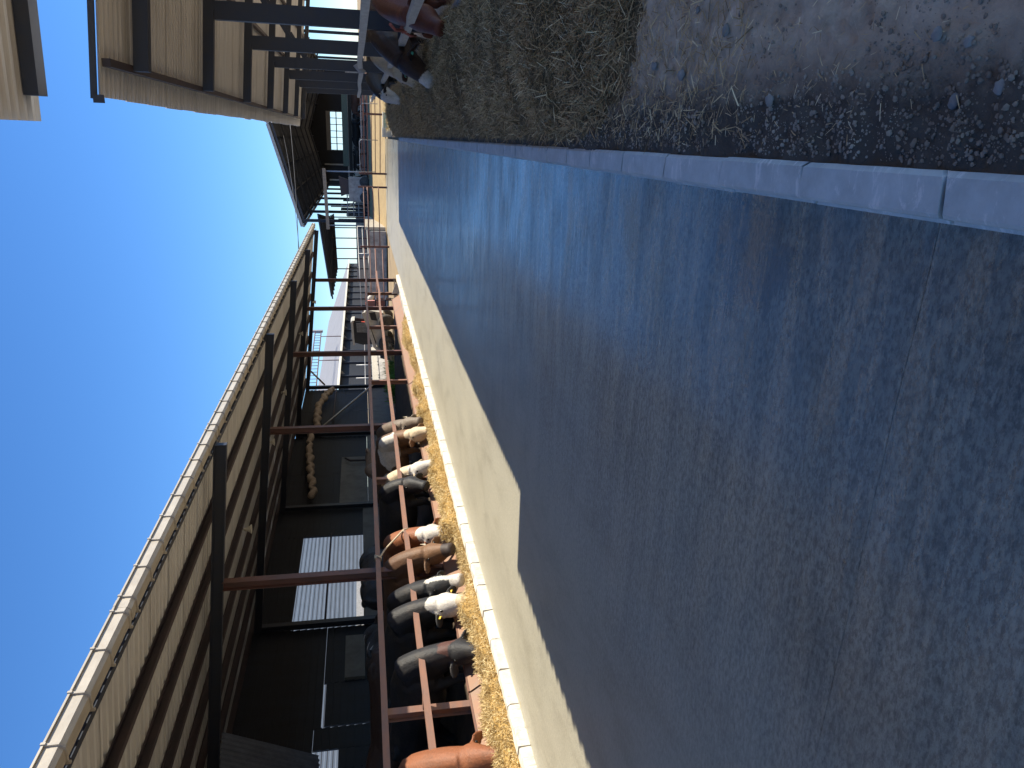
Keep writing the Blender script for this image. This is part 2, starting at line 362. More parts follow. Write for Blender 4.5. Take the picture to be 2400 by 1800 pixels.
def strands(name, P, L, W, lift, m, tone, parent=None, flat=0.5):
    # P (n,3) anchor points; each strand is a bent three-point ribbon
    n = len(P); th = RNG.random(n) * 2 * np.pi; el = (RNG.random(n) - 0.25) * flat * 2
    d = np.stack([np.cos(th) * np.cos(el), np.sin(th) * np.cos(el), np.sin(el)], 1)
    s_ = np.stack([-np.sin(th), np.cos(th), (RNG.random(n) - 0.5) * 1.6], 1); s_ /= np.linalg.norm(s_, axis=1)[:, None]
    L = L * (0.5 + RNG.random(n)); W = W * (0.6 + 0.8 * RNG.random(n))
    k = np.stack([RNG.random(n) - .5, RNG.random(n) - .5, RNG.random(n) * 0.4 - 0.3], 1) * L[:, None] * 0.35
    a = P + np.array([0, 0, 1]) * (lift * RNG.random(n))[:, None]
    b = a + d * (L / 2)[:, None] + k * 0.3; c = a + d * L[:, None] + k
    h = s_ * (W / 2)[:, None]
    V = np.stack([a - h, a + h, b - h, b + h, c - h * .6, c + h * .6], 1).reshape(-1, 3)
    i = np.arange(n)[:, None] * 6
    F = np.concatenate([i + np.array([[0, 1, 3, 2]]), i + np.array([[2, 3, 5, 4]])], 0)
    me = bpy.data.meshes.new(name); me.from_pydata(V.tolist(), [], F.tolist())
    at = me.attributes.new('tone', 'FLOAT', 'POINT'); at.data.foreach_set('value', np.repeat(tone, 6).astype(np.float32))
    me.update(); return link(name, me, parent, m)

# ================================================================== THE SETTING
g = MB().add([(-900, -300, -0.06), (900, -300, -0.06), (900, 1500, -0.06), (-900, 1500, -0.06)], [(0, 1, 2, 3)]).build('ground', 'dirt')
tag(g, 'bare brown yard ground around the sheds', 'ground', kind='structure')
# concrete lane, cast in long slabs
road = empty('road'); tag(road, 'grey concrete feed lane between the two cattle sheds', 'road', kind='structure')
joints = [-8.0, 2.06, 9.7, 17.4, 25.1, 32.8, 40.5, 46.4, 53.0]
for a, b in zip(joints[:-1], joints[1:]):
    mb = MB(); e = 0.0012
    xs = np.linspace(-6.26, -0.165, 40)
    ja = 0.10 * (fbm(xs, xs * 0 + a, 0.7) - 0.5) - (xs + 3) * 0.03 if a > -7 else xs * 0
    jb = 0.10 * (fbm(xs, xs * 0 + b, 0.7) - 0.5) - (xs + 3) * 0.03 if b < 52 else 0.5 * (xs + 3.2) * 0.25
    vs = [(x, a + e + j, 0) for x, j in zip(xs, ja)] + [(x, b - e + j, 0) for x, j in zip(xs, jb)]
    vs += [(x, a + e + j, -0.05) for x, j in zip(xs, ja)] + [(x, b - e + j, -0.05) for x, j in zip(xs, jb)]
    n = len(xs); fs = [(i, i + 1, n + i + 1, n + i) for i in range(n - 1)]
    fs += [(2 * n + i, 2 * n + i + 1, i + 1, i) for i in range(n - 1)] + [(n + i, n + i + 1, 3 * n + i + 1, 3 * n + i) for i in range(n - 1)]
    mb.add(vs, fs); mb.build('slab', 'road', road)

# right-hand kerb: blocks with ragged joints
kerb = empty('kerb', (0, 0, 0)); tag(kerb, 'grey concrete kerb along the hay side of the lane', 'kerb', kind='structure')
y = -3.39
kj = [y + 0.655 * i for i in range(55)]
kj = [j + random.uniform(-0.03, 0.03) for j in kj]
def kerb_profile(x0):
    # (x, z) from road side foot over the top to the soil side
    return [(x0 - 0.012, 0.0), (x0 - 0.008, 0.055), (x0 + 0.002, 0.062), (x0 + 0.010, 0.112), (x0 + 0.020, 0.120), (x0 + 0.118, 0.122), (x0 + 0.134, 0.108), (x0 + 0.138, -0.03)]
def cutline(seed, n):
    r = random.Random(seed); a = r.uniform(0.010, 0.032); ph = r.uniform(0, 6)
    return [a * math.sin(ph + i * 1.35) + r.uniform(-0.004, 0.004) for i in range(n)]
for i in range(len(kj) - 1):
    pr = kerb_profile(-0.172 + random.uniform(-0.003, 0.003)); dz = random.uniform(-0.003, 0.003); n = len(pr)
    gap = (0.012, 0.016, 0.011, 0.014)[i % 4] if 6 <= i <= 15 else 0.009
    c0 = cutline(i, n); c1 = cutline(i + 1, n)
    A = [(x, kj[i] + gap / 2 + c, z + dz * (z > 0)) for (x, z), c in zip(pr, c0)]
    Bq = [(x, kj[i + 1] - gap / 2 + c, z + dz * (z > 0)) for (x, z), c in zip(pr, c1)]
    mid = [((p[0] + q[0]) / 2, (p[1] + q[1]) / 2, p[2]) for p, q in zip(A, Bq)]
    mb = MB(); mb.add(A + Bq, [(k, k + 1, n + k + 1, n + k) for k in range(n - 1)] + [tuple(range(n)), tuple(reversed(range(n, 2 * n)))])
    mb.build('kerb_block', 'kerb_grey', kerb)
MB().box(-0.165, -0.045, kj[0], kj[-1], -0.05, 0.03).build('kerb_core', 'black', kerb)
# left-hand whitewashed kerb
kerbl = empty('kerb'); tag(kerbl, 'whitewashed kerb along the left feed strip in the sun', 'kerb', kind='structure')
y = 2.6; i = 0
while y < 35.4:
    L = 0.63 + random.uniform(-0.02, 0.02); dz = random.uniform(-0.008, 0.008); dx = random.uniform(-0.008, 0.008)
    x0 = -6.24 + dx; h = 0.135 + dz
    pr = [(x0, -0.03), (x0 - 0.004, h - 0.02), (x0 - 0.02, h), (x0 - 0.135, h + 0.004), (x0 - 0.15, h - 0.014), (x0 - 0.152, -0.03)]; n = len(pr)
    ys = [y + 0.012, y + L * 0.33, y + L * 0.66, y + L - 0.012]
    rings = []
    for yy in ys: rings.append([(px + random.uniform(-0.009, 0.007), yy + random.uniform(-0.006, 0.006), pz + (random.uniform(-0.010, 0.005) if pz > 0 else 0)) for px, pz in pr])
    mb = MB().loft(rings); mb.sm = [False] * len(mb.f); mb.build('kerb_block', 'kerb_white', kerbl)
    y += L; i += 1
MB().box(-6.37, -6.28, 2.6, 35.4, -0.05, 0.06).build('kerb_core', 'grey_wall', kerbl)

# soil on the right, below the hay
def soil_h(X, Y):
    return 0.03 + 0.05 * fbm(X, Y, 2.2) + 0.075 * fbm(X, Y, 14, 4) + 0.05 * np.clip(X, 0, 3) * 0.4 + 0.03 * np.exp(-((X - 0.05) / 0.1) ** 2) * fbm(X, Y, 7, 3)
so = hfield('soil', -0.045, 3.2, -2.5, 12, 150, 420, soil_h, 'soil'); tag(so, 'dark trodden soil beside the right kerb', 'soil', kind='structure')
so2 = hfield('soil', -0.045, 14, 12, 50, 60, 90, lambda X, Y: soil_h(X, Y) - 0.0, 'soil'); tag(so2, 'dark soil floor under the right shed', 'soil', kind='structure')
so3 = hfield('soil', 3.2, 14, -2.5, 12, 30, 40, soil_h, 'dirt'); tag(so3, 'dark soil floor under the near canopy', 'soil', kind='structure')
# clods, crumbs
def rock_mesh(name, seed, sub=1, squash=0.7):
    bm = bmesh.new(); bmesh.ops.create_icosphere(bm, subdivisions=sub, radius=1.0); r = random.Random(seed)
    for v in bm.verts: v.co = v.co * r.uniform(0.72, 1.12); v.co.z *= squash
    me = bpy.data.meshes.new(name); bm.to_mesh(me); bm.free(); return me
def scatter_rocks(name, P, R, m, seed=1):
    base = [np.array([v.co[:] for v in rock_mesh('tmp', seed + k).vertices]) for k in range(6)]
    fc = [p.vertices[:] for p in rock_mesh('tmp', seed).polygons]; fc = np.array(fc)
    V = []; F = []; k = 0
    for p, r in zip(P, R):
        b = base[random.randrange(6)]; a = random.random() * 6.28; ca, sa = math.cos(a), math.sin(a)
        q = np.stack([b[:, 0] * ca - b[:, 1] * sa, b[:, 0] * sa + b[:, 1] * ca, b[:, 2]], 1) * r + p
        V.append(q); F.append(fc + k); k += len(b)
    me = bpy.data.meshes.new(name); me.from_pydata(np.concatenate(V).tolist(), [], np.concatenate(F).tolist()); me.update()
    return link(name, me, None, m)
n = 13000
X = np.abs(RNG.normal(0, 0.26, n)) - 0.02; Y = 0.6 + RNG.random(n) ** 1.3 * 5.0
keep = (X < 1.4) & (fbm(X, Y, 3.2) > 0.40 + 0.12 * (X > .28) - 0.12 * (X < .1)); X = X[keep]; Y = Y[keep]
R = 0.002 + 0.009 * RNG.random(len(X)) ** 5
cl = scatter_rocks('soil_crumbs', np.stack([X, Y, soil_h(X, Y) + R * 0.3], 1), R, 'clod', 3)
tag(cl, 'loose dark soil crumbs along the right kerb', 'soil crumbs', kind='stuff')
stones = [(0.40, 4.07, .035), (0.33, 3.70, .042), (0.60, 3.58, .022), (0.64, 3.50, .024), (0.47, 3.22, .034), (0.53, 3.17, .026), (0.18, 2.79, .034), (0.14, 1.87, .03), (0.165, 1.71, .026), (0.31, 1.95, .03), (0.28, 1.83, .022)]
sw = ['pale rounded stone lying on the soil nearest the hay edge', 'bluish grey stone beside a clod patch near the hay', 'small pale pebble at the frame edge, first of a pair', 'small pale pebble at the frame edge, second of a pair',
      'long grey stone in the middle of the soil strip', 'grey pebble just behind the long grey stone', 'upright pale stone on the soil mound by the kerb', 'grey lump of stone on dark soil nearest the camera', 'light grey stone in the near corner by the kerb',
      'bluish stone cluster member lying on bare soil', 'small bluish stone beside the near stone cluster']
for (x, y, r), lab in zip(stones, sw):
    me = rock_mesh('stone', int(x * 1000), 2, 0.75)
    for p in me.polygons: p.use_smooth = True
    o = link('stone', me, None, 'stone', (x, y, float(soil_h(x, y)) + r * 0.35)); o.scale = (r * .75, r * .62, r * .6); o.rotation_euler[2] = x * 20
    tag(o, lab, 'stone', 'stones on the soil strip')

# ------------------------------------------------------------------ hay on the right
def hay_h(X, Y):
    prof = np.clip((X - 0.0) / 0.35, 0, 1) ** 0.8 * (0.17 + 0.13 * np.clip((X - 0.2) / 0.9, 0, 1))
    start = np.clip((Y - 3.75 - 1.7 * (fbm(X, Y, 1.7) - 0.4) - 0.35 * np.abs(X - 0.8)) / 2.2, 0, 1)
    end = np.clip((36.2 - Y) / 1.5, 0, 1)
    fall = np.clip((2.0 - X) / 0.5, 0, 1)
    lump = 0.35 + 1.5 * fbm(X * 0.7, Y, 1.5, 3)
    return 0.02 + soil_h(X, Y) * (X < 4) * 0.7 + prof * start * end * fall * lump - 0.05 * (1 - start) + 0.03 * fbm(X, Y, 9, 2) * start
hc = hfield('hay_pile', 0.005, 2.0, 3.4, 36.4, 60, 600, hay_h, 'hay_core', yspace=1.6); tag(hc, 'long low pile of dull hay along the right shed', 'hay', kind='stuff')
def hay_pts(n, y0, y1, pw):
    X = RNG.random(n) * 1.75 + 0.02; Y = y0 + (y1 - y0) * RNG.random(n) ** pw
    k = (hay_h(X, Y) > soil_h(X, Y) + 0.06 * RNG.random(n) ** 2 - 0.005) & (Y > 3.6 + 1.6 * RNG.random(n) ** 2); Z = np.maximum(hay_h(X, Y), soil_h(X, Y)); return np.stack([X, Y, Z], 1)[k]
P = hay_pts(85000, 3.5, 20, 1.7)
tn = np.clip(RNG.normal(0.36, 0.24, len(P)) + 0.7 * (fbm(P[:, 0], P[:, 1], 2.5) - 0.5), 0, 1)
tn[RNG.random(len(P)) < 0.03] = 1.0
tag(strands('hay_strands', P, 0.085, 0.0052, 0.035, 'hay', tn, flat=0.6), 'loose dry hay stalks covering the pile', 'hay', kind='stuff')
P = hay_pts(26000, 16, 36.2, 1.0); tn = np.clip(RNG.normal(0.38, 0.2, len(P)), 0, 1)
tag(strands('hay_strands', P, 0.14, 0.008, 0.04, 'hay', tn, flat=0.55), 'loose hay stalks on the far end of the pile', 'hay', kind='stuff')
n = 7000; X = 0.05 + 1.5 * RNG.random(n); Y = 5.0 - 2.0 * RNG.random(n) ** 1.8; P = np.stack([X, Y, np.maximum(soil_h(X, Y), hay_h(X, Y)) + 0.004], 1)[RNG.random(n) < 1.3 * fbm(X, Y, 2.0) - 0.1]
tag(strands('hay_wisps', P, 0.07, 0.0042, 0.012, 'hay', np.clip(RNG.normal(0.45, 0.25, len(P)), 0, 1), flat=0.25), 'thin hay wisps fraying out from the pile over bare soil', 'hay', kind='stuff')
# thin scatter of stalks on the soil and over the kerb
n = 1700; X = np.abs(RNG.normal(0.35, 0.3, n)); Y = 1.2 + 3.8 * RNG.random(n) ** 0.45
k = fbm(X, Y, 1.6) > 0.44; X = X[k]; Y = Y[k]
P = np.stack([X, Y, soil_h(X, Y) + 0.006], 1); tn = np.clip(RNG.normal(0.6, 0.3, len(P)), 0, 1)
tag(strands('loose_stalks', P, 0.034, 0.0026, 0.004, 'hay', tn, flat=0.12), 'scattered straw stalks on the bare soil', 'straw', kind='stuff')

# ------------------------------------------------------------------ golden straw strip on the left
def straw_h(X, Y):
    a = (X + 6.40) / -0.62                                       # 0 at kerb, 1 at trough plate
    prof = np.clip(a / 0.25, 0, 1) * np.clip((1.25 - a) / 0.45, 0, 1)
    dens = np.clip(3.4 * fbm(Y * 0 + X * .3, Y, 0.8) - 0.75, 0.12, 1.25) * np.clip((29.0 - Y) / 2.0, 0, 1)
    return 0.045 + prof * dens * (0.10 + 0.26 * fbm(X, Y, 3.0, 3)) - 0.05 * (dens < 0.05)
sc = hfield('straw_feed', -7.05, -6.385, 3.0, 30.5, 26, 420, straw_h, 'straw_core'); tag(sc, 'golden chopped straw feed along the left trough', 'straw', kind='stuff')
n = 80000; X = -6.39 - 0.62 * RNG.random(n); Y = 3.2 + 26.5 * RNG.random(n) ** 1.25
P = np.stack([X, Y, straw_h(X, Y)], 1); P = P[P[:, 2] > 0.07]
tn = np.clip(RNG.normal(0.55, 0.25, len(P)) + 0.7 * (fbm(P[:, 0], P[:, 1], 2.5) - 0.5), 0, 1)
tag(strands('straw_stalks', P, 0.06, 0.006, 0.05, 'straw', tn, flat=0.7), 'loose golden straw stalks in the left feed strip', 'straw', kind='stuff')
n = 900; X = -6.42 + 0.28 * RNG.random(n) ** 2.2; Y = 4 + 24 * RNG.random(n); k = fbm(X * 0, Y, 1.1) > 0.45; X = X[k]; Y = Y[k]
P = np.stack([X, Y, np.where(X < -6.25, 0.142, 0.004)], 1)
tag(strands('spilled_straw', P, 0.05, 0.005, 0.006, 'straw', RNG.random(len(P)), flat=0.15), 'straw wisps spilled over the white kerb', 'straw', kind='stuff')
fl = MB().box(-7.1, -6.38, 2.6, 35.4, -0.05, 0.04).build('feed_floor', 'grey_wall'); tag(fl, 'concrete floor of the left feed strip', 'floor', kind='structure')
lit = hfield('bedding', -13.3, -7.25, 0, 41, 60, 200, lambda X, Y: 0.02 + 0.36 * np.clip((-7.5 - X) / 1.2, 0, 1) * np.clip((36 - Y) / 4, 0, 1) + 0.06 * fbm(X, Y, 2), 'litter')
tag(lit, 'dark trampled bedding inside the left shed', 'bedding', kind='structure')
bankh = lambda X, Y: -0.05 + 1.0 * np.clip((Y - 53.3) / 7.5, 0, 1) + 0.12 * fbm(X, Y, 0.8)
bk = hfield('straw_bank', -16, 18, 53.2, 68, 80, 60, bankh, 'bank'); tag(bk, 'sunlit straw covered ground beyond the end of the lane', 'ground', kind='structure')

# ================================================================== LEFT CATTLE SHED
shed = empty('cattle_shed', (-7.3, 2, 0)); tag(shed, 'long open cattle shed with tan corrugated roof, cows feeding inside', 'shed')
OFF = Vector((-7.3, 2, 0))
def sub(parent):                     # world-coordinate builder: child mesh keeps world coords
    def f(mb, name, m): 
        o = mb.build(name, m, parent); o.matrix_parent_inverse = Matrix.Translation(-parent.location); return o
    return f
def wlink(name, me, parent, m, loc):
    o = link(name, me, parent, m, loc); o.matrix_parent_inverse = Matrix.Translation(-parent.location); return o
S1 = sub(shed)
YP = [4.6, 11.81, 18.96, 26.24, 33.63, 40.64]
zl = lambda x: 3.87 + 0.10 * (-4.8 - x)
for yp in YP:
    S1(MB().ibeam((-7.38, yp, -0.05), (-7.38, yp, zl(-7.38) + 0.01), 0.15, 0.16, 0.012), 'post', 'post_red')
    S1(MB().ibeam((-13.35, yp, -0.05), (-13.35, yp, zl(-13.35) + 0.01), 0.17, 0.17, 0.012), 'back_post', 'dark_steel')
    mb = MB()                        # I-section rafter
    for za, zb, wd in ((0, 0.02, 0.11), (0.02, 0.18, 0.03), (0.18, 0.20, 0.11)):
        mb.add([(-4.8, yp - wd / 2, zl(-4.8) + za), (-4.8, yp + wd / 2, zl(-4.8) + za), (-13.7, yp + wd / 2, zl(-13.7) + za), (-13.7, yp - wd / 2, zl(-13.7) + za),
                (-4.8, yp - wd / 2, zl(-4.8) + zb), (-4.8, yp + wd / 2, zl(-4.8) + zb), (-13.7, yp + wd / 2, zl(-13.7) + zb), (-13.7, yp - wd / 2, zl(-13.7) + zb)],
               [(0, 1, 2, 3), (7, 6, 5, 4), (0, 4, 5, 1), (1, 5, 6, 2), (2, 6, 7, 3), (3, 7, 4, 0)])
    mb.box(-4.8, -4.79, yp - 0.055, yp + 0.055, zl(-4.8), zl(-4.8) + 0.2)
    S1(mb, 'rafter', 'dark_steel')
Y0, Y1 = -2.0, 42.6
for k, xp in enumerate([-4.93, -6.1, -7.2, -8.4, -9.6, -10.8, -12.0, -13.3]):
    z = zl(xp) + 0.2; mb = MB()     # C-section purlin
    mb.box(xp - 0.035, xp + 0.035, Y0, Y1 - 0.3, z + 0.001, z + 0.012); mb.box(xp - 0.035, xp - 0.025, Y0, Y1 - 0.3, z + 0.012, z + 0.13); mb.box(xp - 0.025, xp + 0.035, Y0, Y1 - 0.3, z + 0.118, z + 0.13)
    S1(mb, 'purlin', 'dark_steel' if k == 0 else 'primer')
sm = corr_mesh(0.95, 9.1, 0.19, 0.045, 0.10, -1)
for i in range(47):
    wlink('roof_sheet', sm, shed, 'tan_sheet', (-4.775 + random.uniform(-0.004, 0.004), Y0 + i * 0.95, zl(-4.775) + 0.334 + 0.002 * (i % 2)))
S1(MB().box(-4.93, -4.90, Y0, Y1 - 0.3, zl(-4.93) + 0.331, zl(-4.93) + 0.40), 'eave_closure', 'dark_steel')
# gutter with brackets
gp = [(a * 1.25, b * 1.2) for a, b in [(0.0, 0.0), (0.10, 0.0), (0.125, 0.03), (0.125, 0.115), (0.142, 0.115), (0.142, 0.13), (0.112, 0.13), (0.112, 0.035), (0.095, 0.014), (0.012, 0.014), (0.012, 0.12), (0.0, 0.12)]]
def gut_z(y): return 4.05 + 0.0022 * (y - 5)
gmb = MB(); rings = []
for yy in np.linspace(Y0, Y1, 24): rings.append([(-4.78 + a, yy, gut_z(yy) + b) for a, b in gp])
gmb.loft(rings); gmb.sm = [False] * len(gmb.f); gut = S1(gmb, 'gutter', 'gutter')
bp = [(-0.008, -0.012), (0.108, -0.012), (0.140, 0.024), (0.140, 0.104), (0.150, 0.106), (0.150, 0.136), (0.126, 0.136), (0.126, 0.032), (0.1, 0.0), (-0.008, 0.0)]; bp = [(a * 1.25, b * 1.2) for a, b in bp]
bme = MB().extr(bp, (0, 0, 0), (0, 0.024, 0), (1, 0, 0), (0, 0, 1)).box(-0.03, -0.008, 0.0, 0.024, -0.03, 0.10).mesh('gutter_bracket')
jme = MB().extr([(a * 1.04 - 0.004, b * 1.06 - 0.007) for a, b in gp[:7]] + [(0.10, 0.135), (0.10, 0.02), (0, 0.02)], (0, 0, 0), (0, 0.10, 0), (1, 0, 0), (0, 0, 1)).mesh('gutter_joint')
y = 4.68; k = 0
while y < 42.4:
    o = link('gutter_bracket', bme, gut, 'gutter', (-4.78, y, gut_z(y)))
    k += 1
    if k % 9 == 5:
        o = link('gutter_joint', jme, gut, 'gutter', (-4.78, y + 0.10, gut_z(y))); y += 0.27
    else: y += 0.585
# back wall: dark cladding panels with an opening, pale lower panels
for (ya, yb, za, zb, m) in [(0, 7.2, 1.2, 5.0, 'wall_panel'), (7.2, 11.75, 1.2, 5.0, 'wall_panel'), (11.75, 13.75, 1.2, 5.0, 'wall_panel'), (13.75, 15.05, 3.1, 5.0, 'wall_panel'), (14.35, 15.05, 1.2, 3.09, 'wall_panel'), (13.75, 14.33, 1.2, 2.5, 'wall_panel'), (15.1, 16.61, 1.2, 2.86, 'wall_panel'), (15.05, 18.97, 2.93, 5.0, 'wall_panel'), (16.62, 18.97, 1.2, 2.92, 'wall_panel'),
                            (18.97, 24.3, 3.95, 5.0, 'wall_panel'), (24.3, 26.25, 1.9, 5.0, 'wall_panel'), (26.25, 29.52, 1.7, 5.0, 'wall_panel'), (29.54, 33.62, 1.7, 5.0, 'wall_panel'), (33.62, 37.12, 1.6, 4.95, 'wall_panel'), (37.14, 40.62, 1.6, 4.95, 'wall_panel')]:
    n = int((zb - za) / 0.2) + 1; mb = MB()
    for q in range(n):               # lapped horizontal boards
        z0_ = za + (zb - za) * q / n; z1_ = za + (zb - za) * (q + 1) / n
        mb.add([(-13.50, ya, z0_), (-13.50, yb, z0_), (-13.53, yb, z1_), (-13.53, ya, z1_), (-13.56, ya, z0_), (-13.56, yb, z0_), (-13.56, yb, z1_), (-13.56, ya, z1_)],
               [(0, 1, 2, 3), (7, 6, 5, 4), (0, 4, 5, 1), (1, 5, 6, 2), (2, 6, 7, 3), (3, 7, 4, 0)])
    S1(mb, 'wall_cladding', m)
for (ya, yb, za, zb) in [(0, 18.95, 0, 1.19), (16.65, 18.4, 1.88, 2.40), (18.97, 26.24, 0, 1.9), (26.26, 33.6, 0, 1.69), (26.5, 31.0, 1.72, 2.78), (33.62, 40.6, 0, 1.58)]:
    S1(MB().box(-13.62, -13.44 + 0.02 * (za > 1.2), ya, yb, za, zb), 'wall_block_panel', 'shaded_wall')
for (ya, yb, z) in [(19.0, 24.3, 3.0), (33.7, 40.6, 3.3)]:
    S1(MB().tube([(-13.42, ya, z), (-13.42, yb, z)], 0.03), 'wall_rail', 'primer')
S1(MB().tube([(-13.4, 21.6, 2.0), (-13.4, 21.75, 3.8)], 0.035), 'window_bar', 'dark_steel')
# bracing pipes and pen partitions at the far bays
S1(MB().tube([(-13.2, 33.8, 3.9), (-13.2, 40.4, 1.3)], 0.05), 'brace', 'galv')
S1(MB().tube([(-13.2, 40.6, 3.9), (-12.4, 40.6, 4.6)], 0.05), 'brace', 'galv')
S1(MB().tube([(-13.25, 30.2, 0.3), (-13.25, 30.2, 2.4), (-13.25, 30.5, 2.6)], 0.05), 'pen_pipe', 'primer')
# folded sheet panel sagging from the rear of the near bays
pm = corr_mesh(3.2, 1.6, 0.12, 0.02, -0.9, -1)
for (x, yy, z, rz) in [(-11.2, 6.2, 4.35, 0.1), (-11.7, 9.6, 4.3, -0.15)]:
    o = wlink('loose_sheet', pm, shed, 'ceiling', (x, yy, z)); o.rotation_euler = (0.1, -0.25, rz)
for (a, b) in [((-10.6, 10.8, 4.4), (-12.4, 7.6, 3.2)), ((-10.8, 9.0, 4.4), (-12.0, 9.9, 2.7)), ((-11.4, 6.6, 4.5), (-12.6, 8.6, 2.9))]:
    S1(MB().tube([a, b], 0.03), 'stay_pole', 'wood')

# rolled canvas curtain hung under the rear rafters
def canvas_roll(pts, r0, seed, label):
    r = random.Random(seed); n = 60; P = []; Rr = []
    for i in range(n):
        t = i / (n - 1) * (len(pts) - 1); k = min(int(t), len(pts) - 2); f = t - k
        p = Vector(pts[k]).lerp(Vector(pts[k + 1]), f); p.x += r.uniform(-.02, .02); p.z += r.uniform(-.025, .025)
        p.z += 0.05 * math.sin(i * .9 + seed); P.append(p); Rr.append(r0 * (0.55 + 0.65 * abs(math.sin(i * 0.31 + seed)) ** .6 + r.uniform(-.16, .16)))
    for q in (0, n - 1): Rr[q] *= 0.4
    o = MB().tube(P, Rr, 10).build('canvas_curtain', 'canvas'); tag(o, label, 'curtain', 'rolled canvas curtains')
    return o
canvas_roll([(-13.1, 26.6, 3.75), (-13.1, 29.0, 3.95), (-13.1, 31.0, 4.15), (-13.1, 33.4, 4.2)], 0.12, 1, 'tan canvas curtain rolled under the shed roof, lower and nearer roll')
canvas_roll([(-13.1, 33.9, 3.95), (-13.1, 35.6, 4.05), (-13.1, 37.2, 4.0), (-13.1, 38.6, 3.75), (-13.1, 39.6, 3.45)], 0.14, 2, 'tan canvas curtain bunched up beside the lit rear post')

# lamps
def lamp(x, y, z, label):
    o = empty('pendant_lamp', (x, y, z)); tag(o, label, 'lamp', 'bell lamps under the left shed roof')
    MB().lathe([(0.0, 0.16), (0.035, 0.16), (0.04, 0.09), (0.06, 0.05), (0.10, 0.0), (0.105, -0.01), (0.095, -0.012), (0.05, 0.04), (0.0, 0.06)], 14).build('lamp_shade', 'pvc_white', o)
    top = zl(x) + 0.2 - z
    MB().tube([(0, 0, 0.15), (0.01, 0.01, top)], 0.008, 5).build('lamp_stem', 'wire', o)
    MB().tube([(0, 0, 0.15), (0.05, 0.1, 0.25), (0.02, 0.25, top)], 0.005, 5).build('lamp_cable', 'wire', o)
LW = ['cream bell lamp nearest the camera under the shed roof', 'cream bell lamp second from the near end', 'cream bell lamp in the middle of the row', 'cream bell lamp second from the far end', 'small cream bell lamp at the far end of the roof']
for (x, y, z), l in zip([(-8.4, 15.63, 4.24), (-8.4, 20.7, 4.27), (-8.4, 25.11, 4.33), (-8.4, 33.21, 4.34), (-8.4, 39.89, 4.14)], LW): lamp(x, y, z, l)

# ---- feed fence: rails and short posts
fen = empty('feed_fence', (-7.3, 4, 0)); tag(fen, 'rusty two rail feed fence the left cows reach under', 'fence'); S2 = sub(fen)
def wav(x, z, y0, y1, n, seed, amp):
    r = random.Random(seed); return [(x + r.uniform(-amp, amp), y0 + (y1 - y0) * i / n, z + r.uniform(-amp, amp)) for i in range(n + 1)]
def rail(fn, pts, w_, name, m):
    mb = MB()
    for a, b in zip(pts[:-1], pts[1:]): mb.beam(a, b, w_, w_)
    fn(mb, name, m)
rail(S2, wav(-7.25, 1.53, 2, 40.9, 6, 1, 0.012), 0.085, 'top_rail', 'rail')
rail(S2, wav(-7.08, 0.985, 2, 33, 6, 2, 0.015) + [(-7.09, 36, 0.93), (-7.06, 39, 0.97), (-7.08, 41.6, 0.95)], 0.085, 'lower_rail', 'rail')
for yp in [8.3, 15.6, 22.8, 30.0, 36.9]:
    S2(MB().ibeam((-7.37, yp, -0.05), (-7.37, yp, 1.50), 0.12, 0.13, 0.012), 'short_post', 'rail')
for yp in [8.3, 11.81, 15.6, 18.96, 22.8, 26.24, 30.0]:
    S2(MB().box(-7.30, -7.125, yp - 0.04, yp + 0.04, 0.95, 1.02), 'rail_bracket', 'rail')
ropes = MB()
ropes.tube([(-7.30, 12.10, 1.575), (-7.19, 12.08, 1.58), (-7.19, 12.06, 1.48), (-7.20, 12.3, 1.40), (-7.03, 12.7, 1.03), (-7.025, 12.72, 0.93), (-7.13, 12.74, 0.93), (-7.13, 12.70, 1.04), (-7.03, 12.66, 1.04)], 0.018, 6)
ropes.tube([(-7.19, 12.05, 1.58), (-7.3, 12.1, 1.46), (-7.19, 12.02, 1.47), (-7.19, 12.12, 1.58)], 0.018, 6)
tag(ropes.build('rope', 'rope'), 'frayed cord tied between the two rusty rails', 'rope')
# trough plates
tr = empty('feed_trough', (-7.0, 4, 0)); tag(tr, 'rusty steel trough plates between straw and left cows', 'trough'); S3 = sub(tr)
for k, (ya, yb) in enumerate([(1.0, 4.7), (4.75, 8.4), (8.45, 15.1), (15.15, 22.1), (22.15, 29.1), (29.15, 34.9)]):
    d = random.uniform(-0.008, 0.008)
    S3(MB().add([(-6.98 + d, ya, 0.0), (-6.98 + d, yb, 0.0), (-7.24 + d, yb, 0.36), (-7.24 + d, ya, 0.36), (-7.27 + d, yb, 0.365), (-7.27 + d, ya, 0.365), (-7.02 + d, ya, 0.0), (-7.02 + d, yb, 0.0)],
                [(0, 1, 2, 3), (3, 2, 4, 5), (5, 4, 7, 6), (0, 3, 5, 6), (1, 7, 4, 2)]), 'trough_plate', 'rust_plate')
    S3(MB().box(-7.30 + d, -7.235 + d, ya, yb, 0.362, 0.38), 'plate_lip', 'rail')
S3(MB().add([(-6.98, 34.95, 0), (-6.5, 35.0, 0), (-6.5, 35.0, 0.2), (-6.98, 34.95, 0.36), (-6.98, 35.02, 0), (-6.5, 35.07, 0), (-6.5, 35.07, 0.2), (-6.98, 35.02, 0.36)], [(0, 1, 2, 3), (7, 6, 5, 4), (0, 4, 5, 1), (1, 5, 6, 2), (2, 6, 7, 3), (3, 7, 4, 0)]), 'end_plate', 'grey_wall')

